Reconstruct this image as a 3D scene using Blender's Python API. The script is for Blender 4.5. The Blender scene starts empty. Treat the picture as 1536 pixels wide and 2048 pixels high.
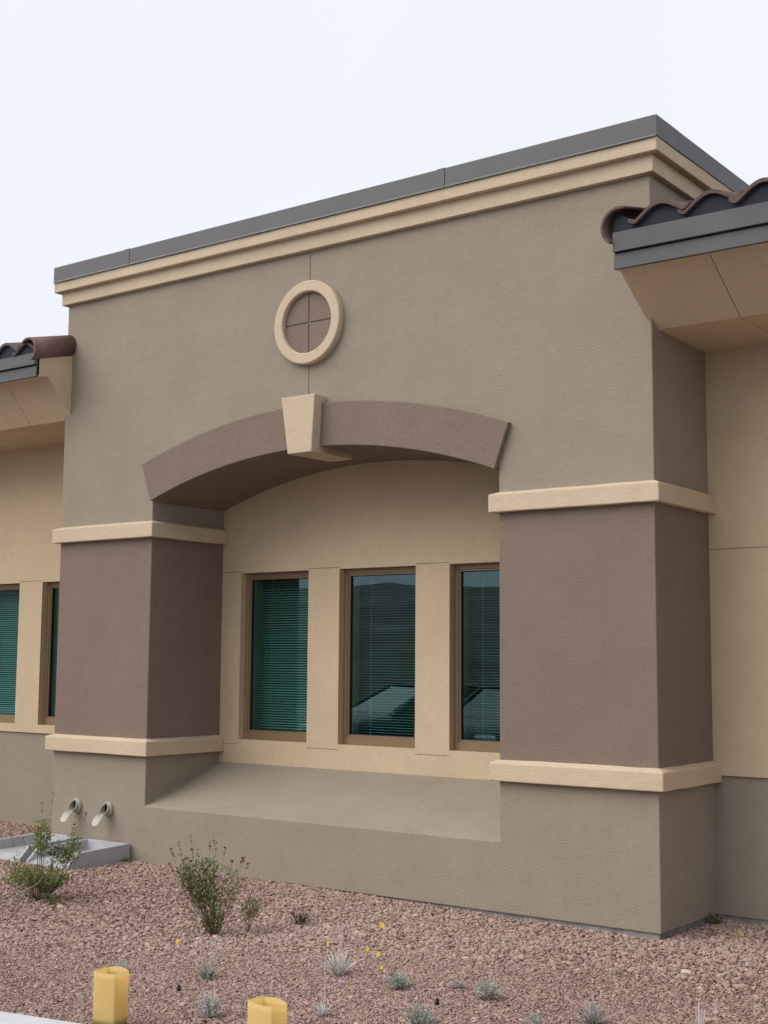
import bpy, bmesh, math, random
import numpy as np
from math import sin, cos, pi, radians
from mathutils import Vector, Matrix

SC = bpy.context.scene
COL = SC.collection

# ---------------------------------------------------------------- camera
YAW, PITCH, ROLL = 0.6385, 0.1113, 0.0073
CAM = Vector((3.7564, -8.0284, 1.7))
fw = Vector((-sin(YAW) * cos(PITCH), cos(YAW) * cos(PITCH), sin(PITCH)))
rt = Vector((cos(YAW), sin(YAW), 0.0))
up = rt.cross(fw)
R_ = rt * cos(ROLL) + up * sin(ROLL)
U_ = -rt * sin(ROLL) + up * cos(ROLL)
cd = bpy.data.cameras.new('camera')
cam = bpy.data.objects.new('camera', cd)
COL.objects.link(cam)
m = Matrix.Identity(4)
for i in range(3):
    m[i][0], m[i][1], m[i][2], m[i][3] = R_[i], U_[i], -fw[i], CAM[i]
cam.matrix_world = m
cd.sensor_fit = 'VERTICAL'
cd.sensor_height = 36.0
cd.sensor_width = 27.0
cd.lens = 2676.3 / 2048 * 36.0
cd.clip_start, cd.clip_end = 0.05, 2000
SC.camera = cam

# ---------------------------------------------------------------- sky, sun, exposure
SUN_DIR = Vector((-0.52, -0.66, 0.80)).normalized()      # towards the sun, behind the cloud
w = bpy.data.worlds.new('World')
SC.world = w
w.use_nodes = True
nt = w.node_tree
nt.nodes.clear()
sky = nt.nodes.new('ShaderNodeTexSky')
sky.sky_type = 'NISHITA'
sky.sun_disc = False
sky.sun_elevation = math.asin(SUN_DIR.z)
sky.sun_rotation = math.atan2(SUN_DIR.x, SUN_DIR.y)
sky.air_density, sky.dust_density, sky.ozone_density = 1.0, 6.0, 1.0
tc = nt.nodes.new('ShaderNodeTexCoord')
ns = nt.nodes.new('ShaderNodeTexNoise')
ns.inputs['Scale'].default_value = 2.2
ns.inputs['Detail'].default_value = 5
nt.links.new(tc.outputs['Generated'], ns.inputs['Vector'])
cr = nt.nodes.new('ShaderNodeValToRGB')
cr.color_ramp.elements[0].position, cr.color_ramp.elements[1].position = 0.3, 0.7
cr.color_ramp.elements[0].color = (4.66, 4.82, 5.22, 1)
cr.color_ramp.elements[1].color = (5.02, 5.12, 5.42, 1)
nt.links.new(ns.outputs['Fac'], cr.inputs['Fac'])
mx = nt.nodes.new('ShaderNodeMix')
mx.data_type = 'RGBA'
mx.inputs['Factor'].default_value = 0.97
nt.links.new(sky.outputs['Color'], mx.inputs['A'])
nt.links.new(cr.outputs['Color'], mx.inputs['B'])
bg = nt.nodes.new('ShaderNodeBackground')
bg.inputs['Strength'].default_value = 0.1
nt.links.new(mx.outputs['Result'], bg.inputs['Color'])
wo = nt.nodes.new('ShaderNodeOutputWorld')
nt.links.new(bg.outputs['Background'], wo.inputs['Surface'])

sd = bpy.data.lights.new('sun', 'SUN')
sd.energy = 1.5
sd.angle = radians(60)
sd.color = (1.0, 0.96, 0.90)
so = bpy.data.objects.new('sun', sd)
COL.objects.link(so)
so.rotation_euler = SUN_DIR.to_track_quat('Z', 'Y').to_euler()
so.location = (0, -10, 20)

SC.view_settings.view_transform = 'Standard'
SC.view_settings.look = 'None'
SC.view_settings.exposure = 0.90
SC.view_settings.gamma = 1.0
SC.view_settings.use_curve_mapping = False
SC.render.engine = 'CYCLES'
SC.cycles.max_bounces = 8
SC.cycles.transparent_max_bounces = 16
SC.cycles.use_denoising = True
SC.cycles.caustics_reflective = False
SC.cycles.caustics_refractive = False


# ---------------------------------------------------------------- mesh helpers
class MB:
    def __init__(s):
        s.v, s.f, s.mi, s.t = [], [], [], []

    def add(s, vs, fs, mi=0, t=0.5):
        o = len(s.v)
        s.v += [tuple(p) for p in vs]
        s.f += [tuple(i + o for i in f) for f in fs]
        s.mi += [mi] * len(fs)
        s.t += [t] * len(vs)
        return s

    def box(s, x0, x1, y0, y1, z0, z1, mi=0):
        v = [(x0, y0, z0), (x1, y0, z0), (x1, y1, z0), (x0, y1, z0), (x0, y0, z1), (x1, y0, z1), (x1, y1, z1), (x0, y1, z1)]
        return s.add(v, [(0, 3, 2, 1), (4, 5, 6, 7), (0, 1, 5, 4), (1, 2, 6, 5), (2, 3, 7, 6), (3, 0, 4, 7)], mi)

    def prism(s, poly, a0, a1, axis='y', mi=0):
        """poly: outline points; extruded along axis. axis y: poly=(x,z); axis x: poly=(y,z)"""
        n = len(poly)
        P = (lambda p, a: (p[0], a, p[1])) if axis == 'y' else (lambda p, a: (a, p[0], p[1]))
        if axis == 'z':
            P = lambda p, a: (p[0], p[1], a)
        v = [P(p, a0) for p in poly] + [P(p, a1) for p in poly]
        f = [tuple(range(n)), tuple(range(2 * n - 1, n - 1, -1))]
        f += [(i, i + n, (i + 1) % n + n, (i + 1) % n) for i in range(n)]
        return s.add(v, f, mi)

    def strip(s, A, B, y0, y1):
        """solid band between curves A (lower) and B (upper), both lists of (x,z), extruded y0..y1"""
        n = len(A)
        v = [(p[0], y0, p[1]) for p in A] + [(p[0], y0, p[1]) for p in B] + [(p[0], y1, p[1]) for p in A] + [(p[0], y1, p[1]) for p in B]
        f = []
        for i in range(n - 1):
            f += [(i, i + 1, n + i + 1, n + i), (2 * n + i + 1, 2 * n + i, 3 * n + i, 3 * n + i + 1),
                  (i, 2 * n + i, 2 * n + i + 1, i + 1), (n + i, n + i + 1, 3 * n + i + 1, 3 * n + i)]
        f += [(0, n, 3 * n, 2 * n), (n - 1, 3 * n - 1, 4 * n - 1, 2 * n - 1)]
        return s.add(v, f)

    def tube(s, pts, r, n=4, t=0.5):
        pts = [Vector(p) for p in pts]
        k = len(pts)
        rs = r if isinstance(r, (list, tuple)) else [r] * k
        v = []
        for i, p in enumerate(pts):
            d = (pts[min(i + 1, k - 1)] - pts[max(i - 1, 0)])
            d = d.normalized() if d.length > 1e-9 else Vector((0, 0, 1))
            a = d.cross(Vector((0.31, 0.17, 0.93)) if abs(d.z) < 0.9 else Vector((1, 0.2, 0))).normalized()
            b = d.cross(a)
            v += [p + (a * cos(2 * pi * j / n) + b * sin(2 * pi * j / n)) * rs[i] for j in range(n)]
        f = []
        for i in range(k - 1):
            f += [(i * n + j, i * n + (j + 1) % n, (i + 1) * n + (j + 1) % n, (i + 1) * n + j) for j in range(n)]
        f += [tuple(range(n - 1, -1, -1)), tuple((k - 1) * n + j for j in range(n))]
        return s.add(v, f, 0, t)

    def leaf(s, p, d, side, L, W, t=0.5, fold=0.25):
        p, d, side = Vector(p), Vector(d).normalized(), Vector(side)
        side = (side - d * side.dot(d))
        side = side.normalized() if side.length > 1e-6 else d.orthogonal().normalized()
        nrm = d.cross(side)
        a = p + d * L * 0.45 + side * W / 2 + nrm * W * fold
        b = p + d * L * 0.45 - side * W / 2 + nrm * W * fold
        return s.add([p, a, p + d * L, b], [(0, 1, 2), (0, 2, 3)], 0, t)

    def mesh(s, name):
        me = bpy.data.meshes.new(name)
        me.from_pydata(s.v, [], s.f)
        if any(s.mi):
            me.polygons.foreach_set('material_index', s.mi)
        at = me.attributes.new('tint', 'FLOAT', 'POINT')
        at.data.foreach_set('value', s.t)
        me.update()
        return me


def link(o, parent=None):
    COL.objects.link(o)
    if parent:
        o.parent = parent
    return o


def fix_normals(me):
    b = bmesh.new()
    b.from_mesh(me)
    bmesh.ops.recalc_face_normals(b, faces=b.faces)
    b.to_mesh(me)
    b.free()


def obj(name, mb, mat, parent=None, bevel=0, smooth=False, normals=True, seg=2):
    me = mb if isinstance(mb, bpy.types.Mesh) else mb.mesh(name)
    if normals:
        fix_normals(me)
    for mm in (mat if isinstance(mat, (list, tuple)) else [mat]):
        me.materials.append(mm)
    if smooth:
        me.polygons.foreach_set('use_smooth', [True] * len(me.polygons))
    o = link(bpy.data.objects.new(name, me), parent)
    if bevel:
        md = o.modifiers.new('bevel', 'BEVEL')
        md.width, md.segments, md.limit_method, md.angle_limit = bevel, seg, 'ANGLE', radians(35)
    return o


def empty(name, loc=(0, 0, 0), rz=0):
    o = link(bpy.data.objects.new(name, None))
    o.location = loc
    o.rotation_euler = (0, 0, rz)
    o.empty_display_size = 0.1
    return o


def tag(o, label, cat, group=None, kind=None):
    o['label'] = label
    o['category'] = cat
    if group:
        o['group'] = group
    if kind:
        o['kind'] = kind
    return o


def structure(o):
    o['kind'] = 'structure'
    return o


# ---------------------------------------------------------------- materials
def new_mat(name):
    mt = bpy.data.materials.new(name)
    mt.use_nodes = True
    n = mt.node_tree
    b = n.nodes['Principled BSDF']
    return mt, n, b


def N(n, typ, **kw):
    nd = n.nodes.new(typ)
    for k, v in kw.items():
        nd.inputs[k.replace('_', ' ')].default_value = v
    return nd


def rgb_scale(c, k):
    return (c[0] * k, c[1] * k, c[2] * k, 1)


def ramp(n, fac, stops):
    r = n.nodes.new('ShaderNodeValToRGB')
    e = r.color_ramp.elements
    while len(e) < len(stops):
        e.new(0.5)
    for el, (p, c) in zip(e, stops):
        el.position = p
        el.color = (c[0], c[1], c[2], 1)
    n.links.new(fac, r.inputs['Fac'])
    return r.outputs['Color']


def stucco(name, c, bump=0.55, streak=0.0):
    mt, n, b = new_mat(name)
    co = n.nodes.new('ShaderNodeTexCoord').outputs['Object']
    # broad uneven trowel tone
    big = N(n, 'ShaderNodeTexNoise', Scale=1.7, Detail=4.0, Roughness=0.6)
    n.links.new(co, big.inputs['Vector'])
    mid = N(n, 'ShaderNodeTexNoise', Scale=14.0, Detail=4.0, Roughness=0.65)
    n.links.new(co, mid.inputs['Vector'])
    grain = N(n, 'ShaderNodeTexNoise', Scale=105.0, Detail=3.0, Roughness=0.7)
    n.links.new(co, grain.inputs['Vector'])
    A = ramp(n, big.outputs['Fac'], [(0.3, rgb_scale(c, 0.95)), (0.7, rgb_scale(c, 1.045))])
    B = ramp(n, mid.outputs['Fac'], [(0.3, (0.965, 0.965, 0.97)), (0.7, (1.03, 1.03, 1.025))])
    G = ramp(n, grain.outputs['Fac'], [(0.32, (0.70, 0.69, 0.68)), (0.5, (1, 1, 1)), (0.68, (1.16, 1.16, 1.16))])
    m1 = n.nodes.new('ShaderNodeMix'); m1.data_type = 'RGBA'; m1.blend_type = 'MULTIPLY'; m1.inputs['Factor'].default_value = 1
    m2 = n.nodes.new('ShaderNodeMix'); m2.data_type = 'RGBA'; m2.blend_type = 'MULTIPLY'; m2.inputs['Factor'].default_value = 0.38 if bump < 0.54 else 0.75
    n.links.new(A, m1.inputs['A']); n.links.new(B, m1.inputs['B'])
    n.links.new(m1.outputs['Result'], m2.inputs['A']); n.links.new(G, m2.inputs['B'])
    out = m2.outputs['Result']
    if streak:
        # faint vertical weather streaks
        mp = n.nodes.new('ShaderNodeMapping'); mp.inputs['Scale'].default_value = (7, 7, 0.35)
        n.links.new(co, mp.inputs['Vector'])
        st = N(n, 'ShaderNodeTexNoise', Scale=1.0, Detail=5.0, Roughness=0.7)
        n.links.new(mp.outputs['Vector'], st.inputs['Vector'])
        S = ramp(n, st.outputs['Fac'], [(0.52, (1, 1, 1)), (0.75, (1 - streak, 1 - streak, 1 - streak * 1.1))])
        m3 = n.nodes.new('ShaderNodeMix'); m3.data_type = 'RGBA'; m3.blend_type = 'MULTIPLY'; m3.inputs['Factor'].default_value = 1
        n.links.new(out, m3.inputs['A']); n.links.new(S, m3.inputs['B'])
        out = m3.outputs['Result']
    n.links.new(out, b.inputs['Base Color'])
    b.inputs['Roughness'].default_value = 0.92
    b.inputs['Specular IOR Level'].default_value = 0.15
    # sand finish relief
    g2 = N(n, 'ShaderNodeTexNoise', Scale=85.0, Detail=4.0, Roughness=0.75)
    n.links.new(co, g2.inputs['Vector'])
    b1 = N(n, 'ShaderNodeBump', Strength=bump, Distance=0.014)
    n.links.new(g2.outputs['Fac'], b1.inputs['Height'])
    b2 = N(n, 'ShaderNodeBump', Strength=0.25, Distance=0.03)
    w2 = N(n, 'ShaderNodeTexNoise', Scale=4.0, Detail=2.0)
    n.links.new(co, w2.inputs['Vector'])
    n.links.new(w2.outputs['Fac'], b2.inputs['Height'])
    n.links.new(b2.outputs['Normal'], b1.inputs['Normal'])
    n.links.new(b1.outputs['Normal'], b.inputs['Normal'])
    return mt


def plain(name, c, rough=0.6, metal=0.0, var=0.08, scale=6.0, bump=0.0, bscale=60.0, spec=0.4):
    mt, n, b = new_mat(name)
    co = n.nodes.new('ShaderNodeTexCoord').outputs['Object']
    t = N(n, 'ShaderNodeTexNoise', Scale=scale, Detail=5.0, Roughness=0.65)
    n.links.new(co, t.inputs['Vector'])
    n.links.new(ramp(n, t.outputs['Fac'], [(0.3, rgb_scale(c, 1 - var)), (0.7, rgb_scale(c, 1 + var))]), b.inputs['Base Color'])
    b.inputs['Roughness'].default_value = rough
    b.inputs['Metallic'].default_value = metal
    b.inputs['Specular IOR Level'].default_value = spec
    if bump:
        g = N(n, 'ShaderNodeTexNoise', Scale=bscale, Detail=4.0, Roughness=0.7)
        n.links.new(co, g.inputs['Vector'])
        bp = N(n, 'ShaderNodeBump', Strength=bump, Distance=0.01)
        n.links.new(g.outputs['Fac'], bp.inputs['Height'])
        n.links.new(bp.outputs['Normal'], b.inputs['Normal'])
    return mt


def tinted(name, stops, rough=0.8, transl=0.0, spec=0.2, bump=0.0):
    mt, n, b = new_mat(name)
    a = n.nodes.new('ShaderNodeAttribute')
    a.attribute_name = 'tint'
    c = ramp(n, a.outputs['Fac'], stops)
    n.links.new(c, b.inputs['Base Color'])
    b.inputs['Roughness'].default_value = rough
    b.inputs['Specular IOR Level'].default_value = spec
    if bump:
        co = n.nodes.new('ShaderNodeTexCoord').outputs['Object']
        g = N(n, 'ShaderNodeTexNoise', Scale=160.0, Detail=3.0)
        n.links.new(co, g.inputs['Vector'])
        bp = N(n, 'ShaderNodeBump', Strength=bump, Distance=0.004)
        n.links.new(g.outputs['Fac'], bp.inputs['Height'])
        n.links.new(bp.outputs['Normal'], b.inputs['Normal'])
    if transl:
        tr = n.nodes.new('ShaderNodeBsdfTranslucent')
        n.links.new(c, tr.inputs['Color'])
        ms = n.nodes.new('ShaderNodeMixShader')
        ms.inputs[0].default_value = transl
        n.links.new(b.outputs[0], ms.inputs[1])
        n.links.new(tr.outputs[0], ms.inputs[2])
        n.links.new(ms.outputs[0], n.nodes['Material Output'].inputs['Surface'])
    return mt


TAN = stucco('tan_stucco', (0.316, 0.269, 0.213), streak=0.035)
BROWN = stucco('brown_stucco', (0.222, 0.169, 0.138), streak=0.04)
CREAM = stucco('cream_stucco', (0.575, 0.458, 0.312), bump=0.4)
TRIM = stucco('cream_trim_stucco', (0.578, 0.470, 0.338), bump=0.5)
COPING = plain('grey_coping_metal', (0.108, 0.106, 0.108), rough=0.45, var=0.07, scale=2.5, spec=0.25)
FASCIA = plain('grey_fascia_metal', (0.098, 0.101, 0.105), rough=0.45, var=0.09, scale=3.5, spec=0.22)
DARKFILL = plain('dark_closure_metal', (0.016, 0.020, 0.030), rough=0.6, var=0.15, scale=5, spec=0.2)
FRAME = plain('bronze_frame', (0.215, 0.148, 0.082), rough=0.45, var=0.04)
FOUND = plain('foundation_concrete', (0.235, 0.23, 0.222), rough=0.9, var=0.45, scale=5, bump=0.4)
CONC = plain('precast_concrete', (0.37, 0.375, 0.385), rough=0.85, var=0.16, scale=7, bump=0.3, bscale=90)
WALK = plain('walk_concrete', (0.52, 0.53, 0.55), rough=0.85, var=0.08, scale=5, bump=0.3, bscale=140)
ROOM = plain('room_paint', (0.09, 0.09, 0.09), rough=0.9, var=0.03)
BLIND = plain('blind_slat', (0.74, 0.74, 0.71), rough=0.5, var=0.02)
CORD = plain('blind_cord', (0.75, 0.75, 0.72), rough=0.7)
SPOUT = plain('painted_spout', (0.36, 0.33, 0.275), rough=0.4, var=0.12, scale=30, spec=0.5)
ASPH = plain('asphalt', (0.15, 0.146, 0.138), rough=0.9, var=0.25, scale=3, bump=0.5, bscale=120)
BARK = plain('pale_bark', (0.30, 0.26, 0.22), rough=0.8, var=0.2, scale=30)
TWIG = plain('dark_twig', (0.11, 0.075, 0.055), rough=0.8, var=0.2, scale=30)
HILL = plain('hill_scrub', (0.125, 0.11, 0.095), rough=0.95, var=0.5, scale=0.25, bump=0.6, bscale=1.5)
BLACK = plain('black_plastic', (0.012, 0.012, 0.013), rough=0.5)
RUBBER = plain('tyre_rubber', (0.02, 0.02, 0.021), rough=0.8)
ALLOY = plain('alloy_rim', (0.5, 0.5, 0.52), rough=0.3, metal=0.8)
LAMP = plain('headlight_lens', (0.75, 0.77, 0.8), rough=0.1, spec=0.8)
REDLENS = plain('red_lens', (0.3, 0.02, 0.02), rough=0.15)
CARGLASS = plain('car_glass', (0.015, 0.02, 0.022), rough=0.08, spec=0.35)
PLATE = plain('blank_plate', (0.65, 0.66, 0.68), rough=0.4)


def tile_mat(name, k):
    mt, n, b = new_mat(name)
    co = n.nodes.new('ShaderNodeTexCoord').outputs['Object']
    oi = n.nodes.new('ShaderNodeObjectInfo')
    t = N(n, 'ShaderNodeTexNoise', Scale=9.0, Detail=5.0, Roughness=0.7)
    n.links.new(co, t.inputs['Vector'])
    ad = n.nodes.new('ShaderNodeMath'); ad.operation = 'MULTIPLY_ADD'
    ad.inputs[1].default_value = 0.35
    n.links.new(oi.outputs['Random'], ad.inputs[0]); n.links.new(t.outputs['Fac'], ad.inputs[2])
    n.links.new(ramp(n, ad.outputs[0], [(0.35, rgb_scale((0.052, 0.032, 0.029), k)), (0.65, rgb_scale((0.086, 0.049, 0.041), k)), (0.95, rgb_scale((0.118, 0.070, 0.058), k))]), b.inputs['Base Color'])
    b.inputs['Roughness'].default_value = 0.75
    g = N(n, 'ShaderNodeTexNoise', Scale=110.0, Detail=4.0)
    n.links.new(co, g.inputs['Vector'])
    bp = N(n, 'ShaderNodeBump', Strength=0.35, Distance=0.006)
    n.links.new(g.outputs['Fac'], bp.inputs['Height']); n.links.new(bp.outputs['Normal'], b.inputs['Normal'])
    return mt


TILE = tile_mat('clay_tile', 1.0)
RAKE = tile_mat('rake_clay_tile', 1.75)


def glass_mat():
    mt, n, b = new_mat('green_window_glass')
    n.nodes.remove(b)
    tr = n.nodes.new('ShaderNodeBsdfTransparent')
    tr.inputs['Color'].default_value = (0.585, 0.815, 0.785, 1)
    gl = n.nodes.new('ShaderNodeBsdfGlossy')
    gl.inputs['Roughness'].default_value = 0.0
    gl.inputs['Color'].default_value = (0.72, 0.90, 1.0, 1)
    lw = n.nodes.new('ShaderNodeLayerWeight')          # Schlick reflectance, same from both sides of the pane
    lw.inputs['Blend'].default_value = 0.5
    pw = n.nodes.new('ShaderNodeMath'); pw.operation = 'POWER'; pw.inputs[1].default_value = 5.0
    n.links.new(lw.outputs['Facing'], pw.inputs[0])
    fr = n.nodes.new('ShaderNodeMath'); fr.operation = 'MULTIPLY_ADD'
    fr.inputs[1].default_value, fr.inputs[2].default_value = 0.92, 0.075
    n.links.new(pw.outputs[0], fr.inputs[0])
    co = n.nodes.new('ShaderNodeTexCoord').outputs['Object']
    wv = N(n, 'ShaderNodeTexNoise', Scale=2.3, Detail=1.0)
    n.links.new(co, wv.inputs['Vector'])
    bp = N(n, 'ShaderNodeBump', Strength=0.02, Distance=0.02)
    n.links.new(wv.outputs['Fac'], bp.inputs['Height'])
    n.links.new(bp.outputs['Normal'], gl.inputs['Normal'])
    ms = n.nodes.new('ShaderNodeMixShader')
    n.links.new(fr.outputs[0], ms.inputs[0])
    n.links.new(tr.outputs[0], ms.inputs[1])
    n.links.new(gl.outputs[0], ms.inputs[2])
    n.links.new(ms.outputs[0], n.nodes['Material Output'].inputs['Surface'])
    return mt


GLASS = glass_mat()

STONE = tinted('crushed_stone', [(0.0, (0.13, 0.082, 0.070)), (0.25, (0.28, 0.190, 0.162)), (0.5, (0.410, 0.283, 0.238)),
                                 (0.72, (0.36, 0.272, 0.25)), (0.9, (0.49, 0.365, 0.285)), (1.0, (0.50, 0.43, 0.38))], rough=0.9, bump=0.5)
LEAF = tinted('sage_leaf', [(0.0, (0.07, 0.035, 0.04)), (0.2, (0.068, 0.092, 0.040)), (0.6, (0.155, 0.205, 0.065)), (1.0, (0.28, 0.32, 0.095))], rough=0.6, transl=0.25)
SILVER = tinted('silver_leaf', [(0.0, (0.12, 0.11, 0.10)), (0.4, (0.31, 0.33, 0.275)), (0.7, (0.43, 0.46, 0.40)), (1.0, (0.58, 0.57, 0.53))], rough=0.85, transl=0.1)
DRY = tinted('dry_twig', [(0.0, (0.14, 0.11, 0.10)), (0.5, (0.42, 0.385, 0.37)), (1.0, (0.68, 0.64, 0.60))], rough=0.85, transl=0.1)
PETAL = tinted('yellow_petal', [(0.0, (0.55, 0.36, 0.02)), (1.0, (0.85, 0.68, 0.03))], rough=0.6, transl=0.3)
REDPETAL = tinted('red_petal', [(0.0, (0.05, 0.025, 0.03)), (0.5, (0.10, 0.03, 0.04)), (1.0, (0.28, 0.02, 0.035))], rough=0.6, transl=0.2)
LITTER = tinted('fallen_leaf', [(0.0, (0.30, 0.24, 0.16)), (0.5, (0.42, 0.42, 0.16)), (1.0, (0.22, 0.30, 0.08))], rough=0.7, transl=0.25)


def bag_mat():
    mt, n, b = new_mat('yellow_bag_plastic')
    c = (0.80, 0.65, 0.31, 1)
    b.inputs['Base Color'].default_value = c
    b.inputs['Roughness'].default_value = 0.5
    tr = n.nodes.new('ShaderNodeBsdfTranslucent')
    tr.inputs['Color'].default_value = (0.90, 0.75, 0.38, 1)
    ms = n.nodes.new('ShaderNodeMixShader')
    ms.inputs[0].default_value = 0.62
    n.links.new(b.outputs[0], ms.inputs[1]); n.links.new(tr.outputs[0], ms.inputs[2])
    n.links.new(ms.outputs[0], n.nodes['Material Output'].inputs['Surface'])
    return mt


BAG = bag_mat()


def gravel_bed_mat():
    mt, n, b = new_mat('gravel_bed')
    co = n.nodes.new('ShaderNodeTexCoord').outputs['Object']
    v = N(n, 'ShaderNodeTexVoronoi', Scale=48.0)
    n.links.new(co, v.inputs['Vector'])
    sp = n.nodes.new('ShaderNodeSeparateColor')
    n.links.new(v.outputs['Color'], sp.inputs['Color'])
    n.links.new(ramp(n, sp.outputs[0], [(0.0, (0.15, 0.10, 0.085)), (0.4, (0.27, 0.185, 0.155)), (1.0, (0.38, 0.27, 0.225))]), b.inputs['Base Color'])
    b.inputs['Roughness'].default_value = 0.95
    bp = N(n, 'ShaderNodeBump', Strength=0.8, Distance=0.012)
    bp.invert = True
    n.links.new(v.outputs['Distance'], bp.inputs['Height']); n.links.new(bp.outputs['Normal'], b.inputs['Normal'])
    return mt


# ---------------------------------------------------------------- dimensions (metres)
W = 5.88                    # portal width: x from -W to 0, front plane y = 0
PW = 1.19                   # pier width
D = 0.89                    # depth of the recess and of the wings
ZL0, ZL1 = 0.89, 1.0125     # lower band
ZU0, ZU1 = 2.75, 2.875      # upper band
ZC = 4.97                   # underside of the cornice
XM = -W / 2
P = 0.056
RI, RO, ZA = 5.04, 5.385, -1.672


def ground_z(x, y):
    xx = np.clip(x, -9.0, 1.2)
    f = np.clip(-y / 0.8, 0, 1)
    return -0.034 - 0.0092 * xx - 0.006 * np.clip((xx + 2.6) / 2.0, 0, 1) + f * (0.012 * np.sin(1.7 * x + 0.6) * np.cos(1.9 * y) + 0.006 * np.sin(4.3 * x + 2 * y))


def gz(x, y):
    return float(ground_z(np.array(x, float), np.array(y, float)))


def edge_y(x):              # line where the walk meets the gravel
    return -3.632 + 0.193 * (x + 1.234)


WAVE = bpy.data.textures.new('trowel_wave', 'CLOUDS')
WAVE.noise_scale, WAVE.noise_depth = 0.22, 2


def wavy(o, strength=0.006, levels=4):
    """hand-finished foam trim is never quite straight"""
    sdv = o.modifiers.new('cut', 'SUBSURF')
    sdv.subdivision_type = 'SIMPLE'
    sdv.levels = sdv.render_levels = levels
    dp = o.modifiers.new('wave', 'DISPLACE')
    dp.texture, dp.texture_coords, dp.strength, dp.mid_level = WAVE, 'GLOBAL', strength, 0.5
    return o


# ---------------------------------------------------------------- setting
mb = MB().box(-300, 300, -300, 300, -0.6, -0.16)
structure(obj('ground', mb, ASPH))

xs = np.linspace(-18, 10, 180)
vs, fs = [], []
NT = 50
for x in xs:
    for t in np.linspace(0, 1, NT):
        y = edge_y(x) + t * (1.05 - edge_y(x))
        vs.append((x, y, gz(x, y) - 0.014))
for i in range(len(xs) - 1):
    for j in range(NT - 1):
        a = i * NT + j
        fs.append((a, a + NT, a + NT + 1, a + 1))
structure(obj('gravel_bed', MB().add(vs, fs), gravel_bed_mat(), smooth=True))

x0, x1 = -18.0, 10.0
poly = [(x0, edge_y(x0) - 1.7), (x1, edge_y(x1) - 1.7), (x1, edge_y(x1)), (x0, edge_y(x0))]
structure(obj('sidewalk', MB().prism(poly, -0.3, 0.004, 'z'), WALK, bevel=0.012))

# scrub hillside across the parking lot (what the window panes mirror)
vs, fs = [], []
na, nr = 90, 16
rng = np.random.default_rng(5)
for i in range(na):
    a = radians(180 + 175 * i / (na - 1))
    for j in range(nr):
        t = j / (nr - 1)
        r = 42 + 60 * t
        h = -0.3 + 7.2 * min(1, t * 1.9) ** 0.8 * (0.82 + 0.16 * sin(5 * a + 1) + 0.10 * sin(11 * a)) + rng.normal(0, 0.18) * (t > 0)
        vs.append((-4 + r * cos(a), -2 + r * sin(a), h))
for i in range(na - 1):
    for j in range(nr - 1):
        a = i * nr + j
        fs.append((a, a + 1, a + nr + 1, a + nr))
structure(obj('hillside', MB().add(vs, fs), HILL))

# ---------------------------------------------------------------- the building
B = empty('office_building')
tag(B, 'low stucco office building with arched portal and red tile eaves', 'building')


def arc(R, a0, a1, n):
    return [(XM + R * sin(a0 + (a1 - a0) * i / (n - 1)), ZA + R * cos(a0 + (a1 - a0) * i / (n - 1))) for i in range(n)]


# upper portal wall in two halves with the thin control joint between them
G = 0.003
xj = -2.956
for sgn in (-1, 1):
    RW = RI + 0.018
    if sgn < 0:
        am = math.asin((xj - G - XM) / RW)
        a0 = -math.asin((W / 2 - PW) / RW)
        poly = [(-W, 2.80), (-W + PW, 2.80)] + arc(RW, a0, am, 24) + [(xj - G, ZC + 0.08), (-W, ZC + 0.08)]
    else:
        am = math.asin((xj + G - XM) / RW)
        a0 = math.asin((W / 2 - PW) / RW)
        poly = [(0, 2.80), (-PW, 2.80)] + arc(RW, a0, am, 24) + [(xj + G, ZC + 0.08), (0, ZC + 0.08)]
    obj('portal_wall', MB().prism(poly, 0, D + 0.1), TAN, B, bevel=0.007)
obj('joint_backing', MB().prism([(xj - 0.2, 3.45), (xj + 0.2, 3.45), (xj + 0.2, ZC), (xj - 0.2, ZC)], 0.007, 0.3), TAN, B)
obj('portal_block', MB().box(-W, 0, D + 0.1, 6.0, 3.46, ZC + 0.08), TAN, B)

# arch trim and soffit
am = radians(20.15)
A_, O_ = arc(RI, -am, am, 48), arc(RO, -am, am, 48)
mb = MB().strip(A_, O_, -0.045, 0.02)
a2 = math.asin((W / 2 - PW - 0.0015) / RI)
mb.strip(arc(RI, -a2, a2, 48), arc(RI + 0.03, -a2, a2, 48), 0.02, D - 0.002)
obj('arch', mb, BROWN, B, bevel=0.006)

# keystone
k = MB()
kf = [(-3.122, 3.768), (-2.778, 3.768), (-2.806, 3.312), (-3.046, 3.312)]
k.prism(kf, -0.14, 0.03)
k.prism([(-3.040, 3.40), (-2.812, 3.40), (-2.808, 3.3135), (-3.044, 3.3135)], 0.03, 0.38)
wavy(obj('keystone', k, TRIM, B, bevel=0.007), 0.006, 3)

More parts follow.
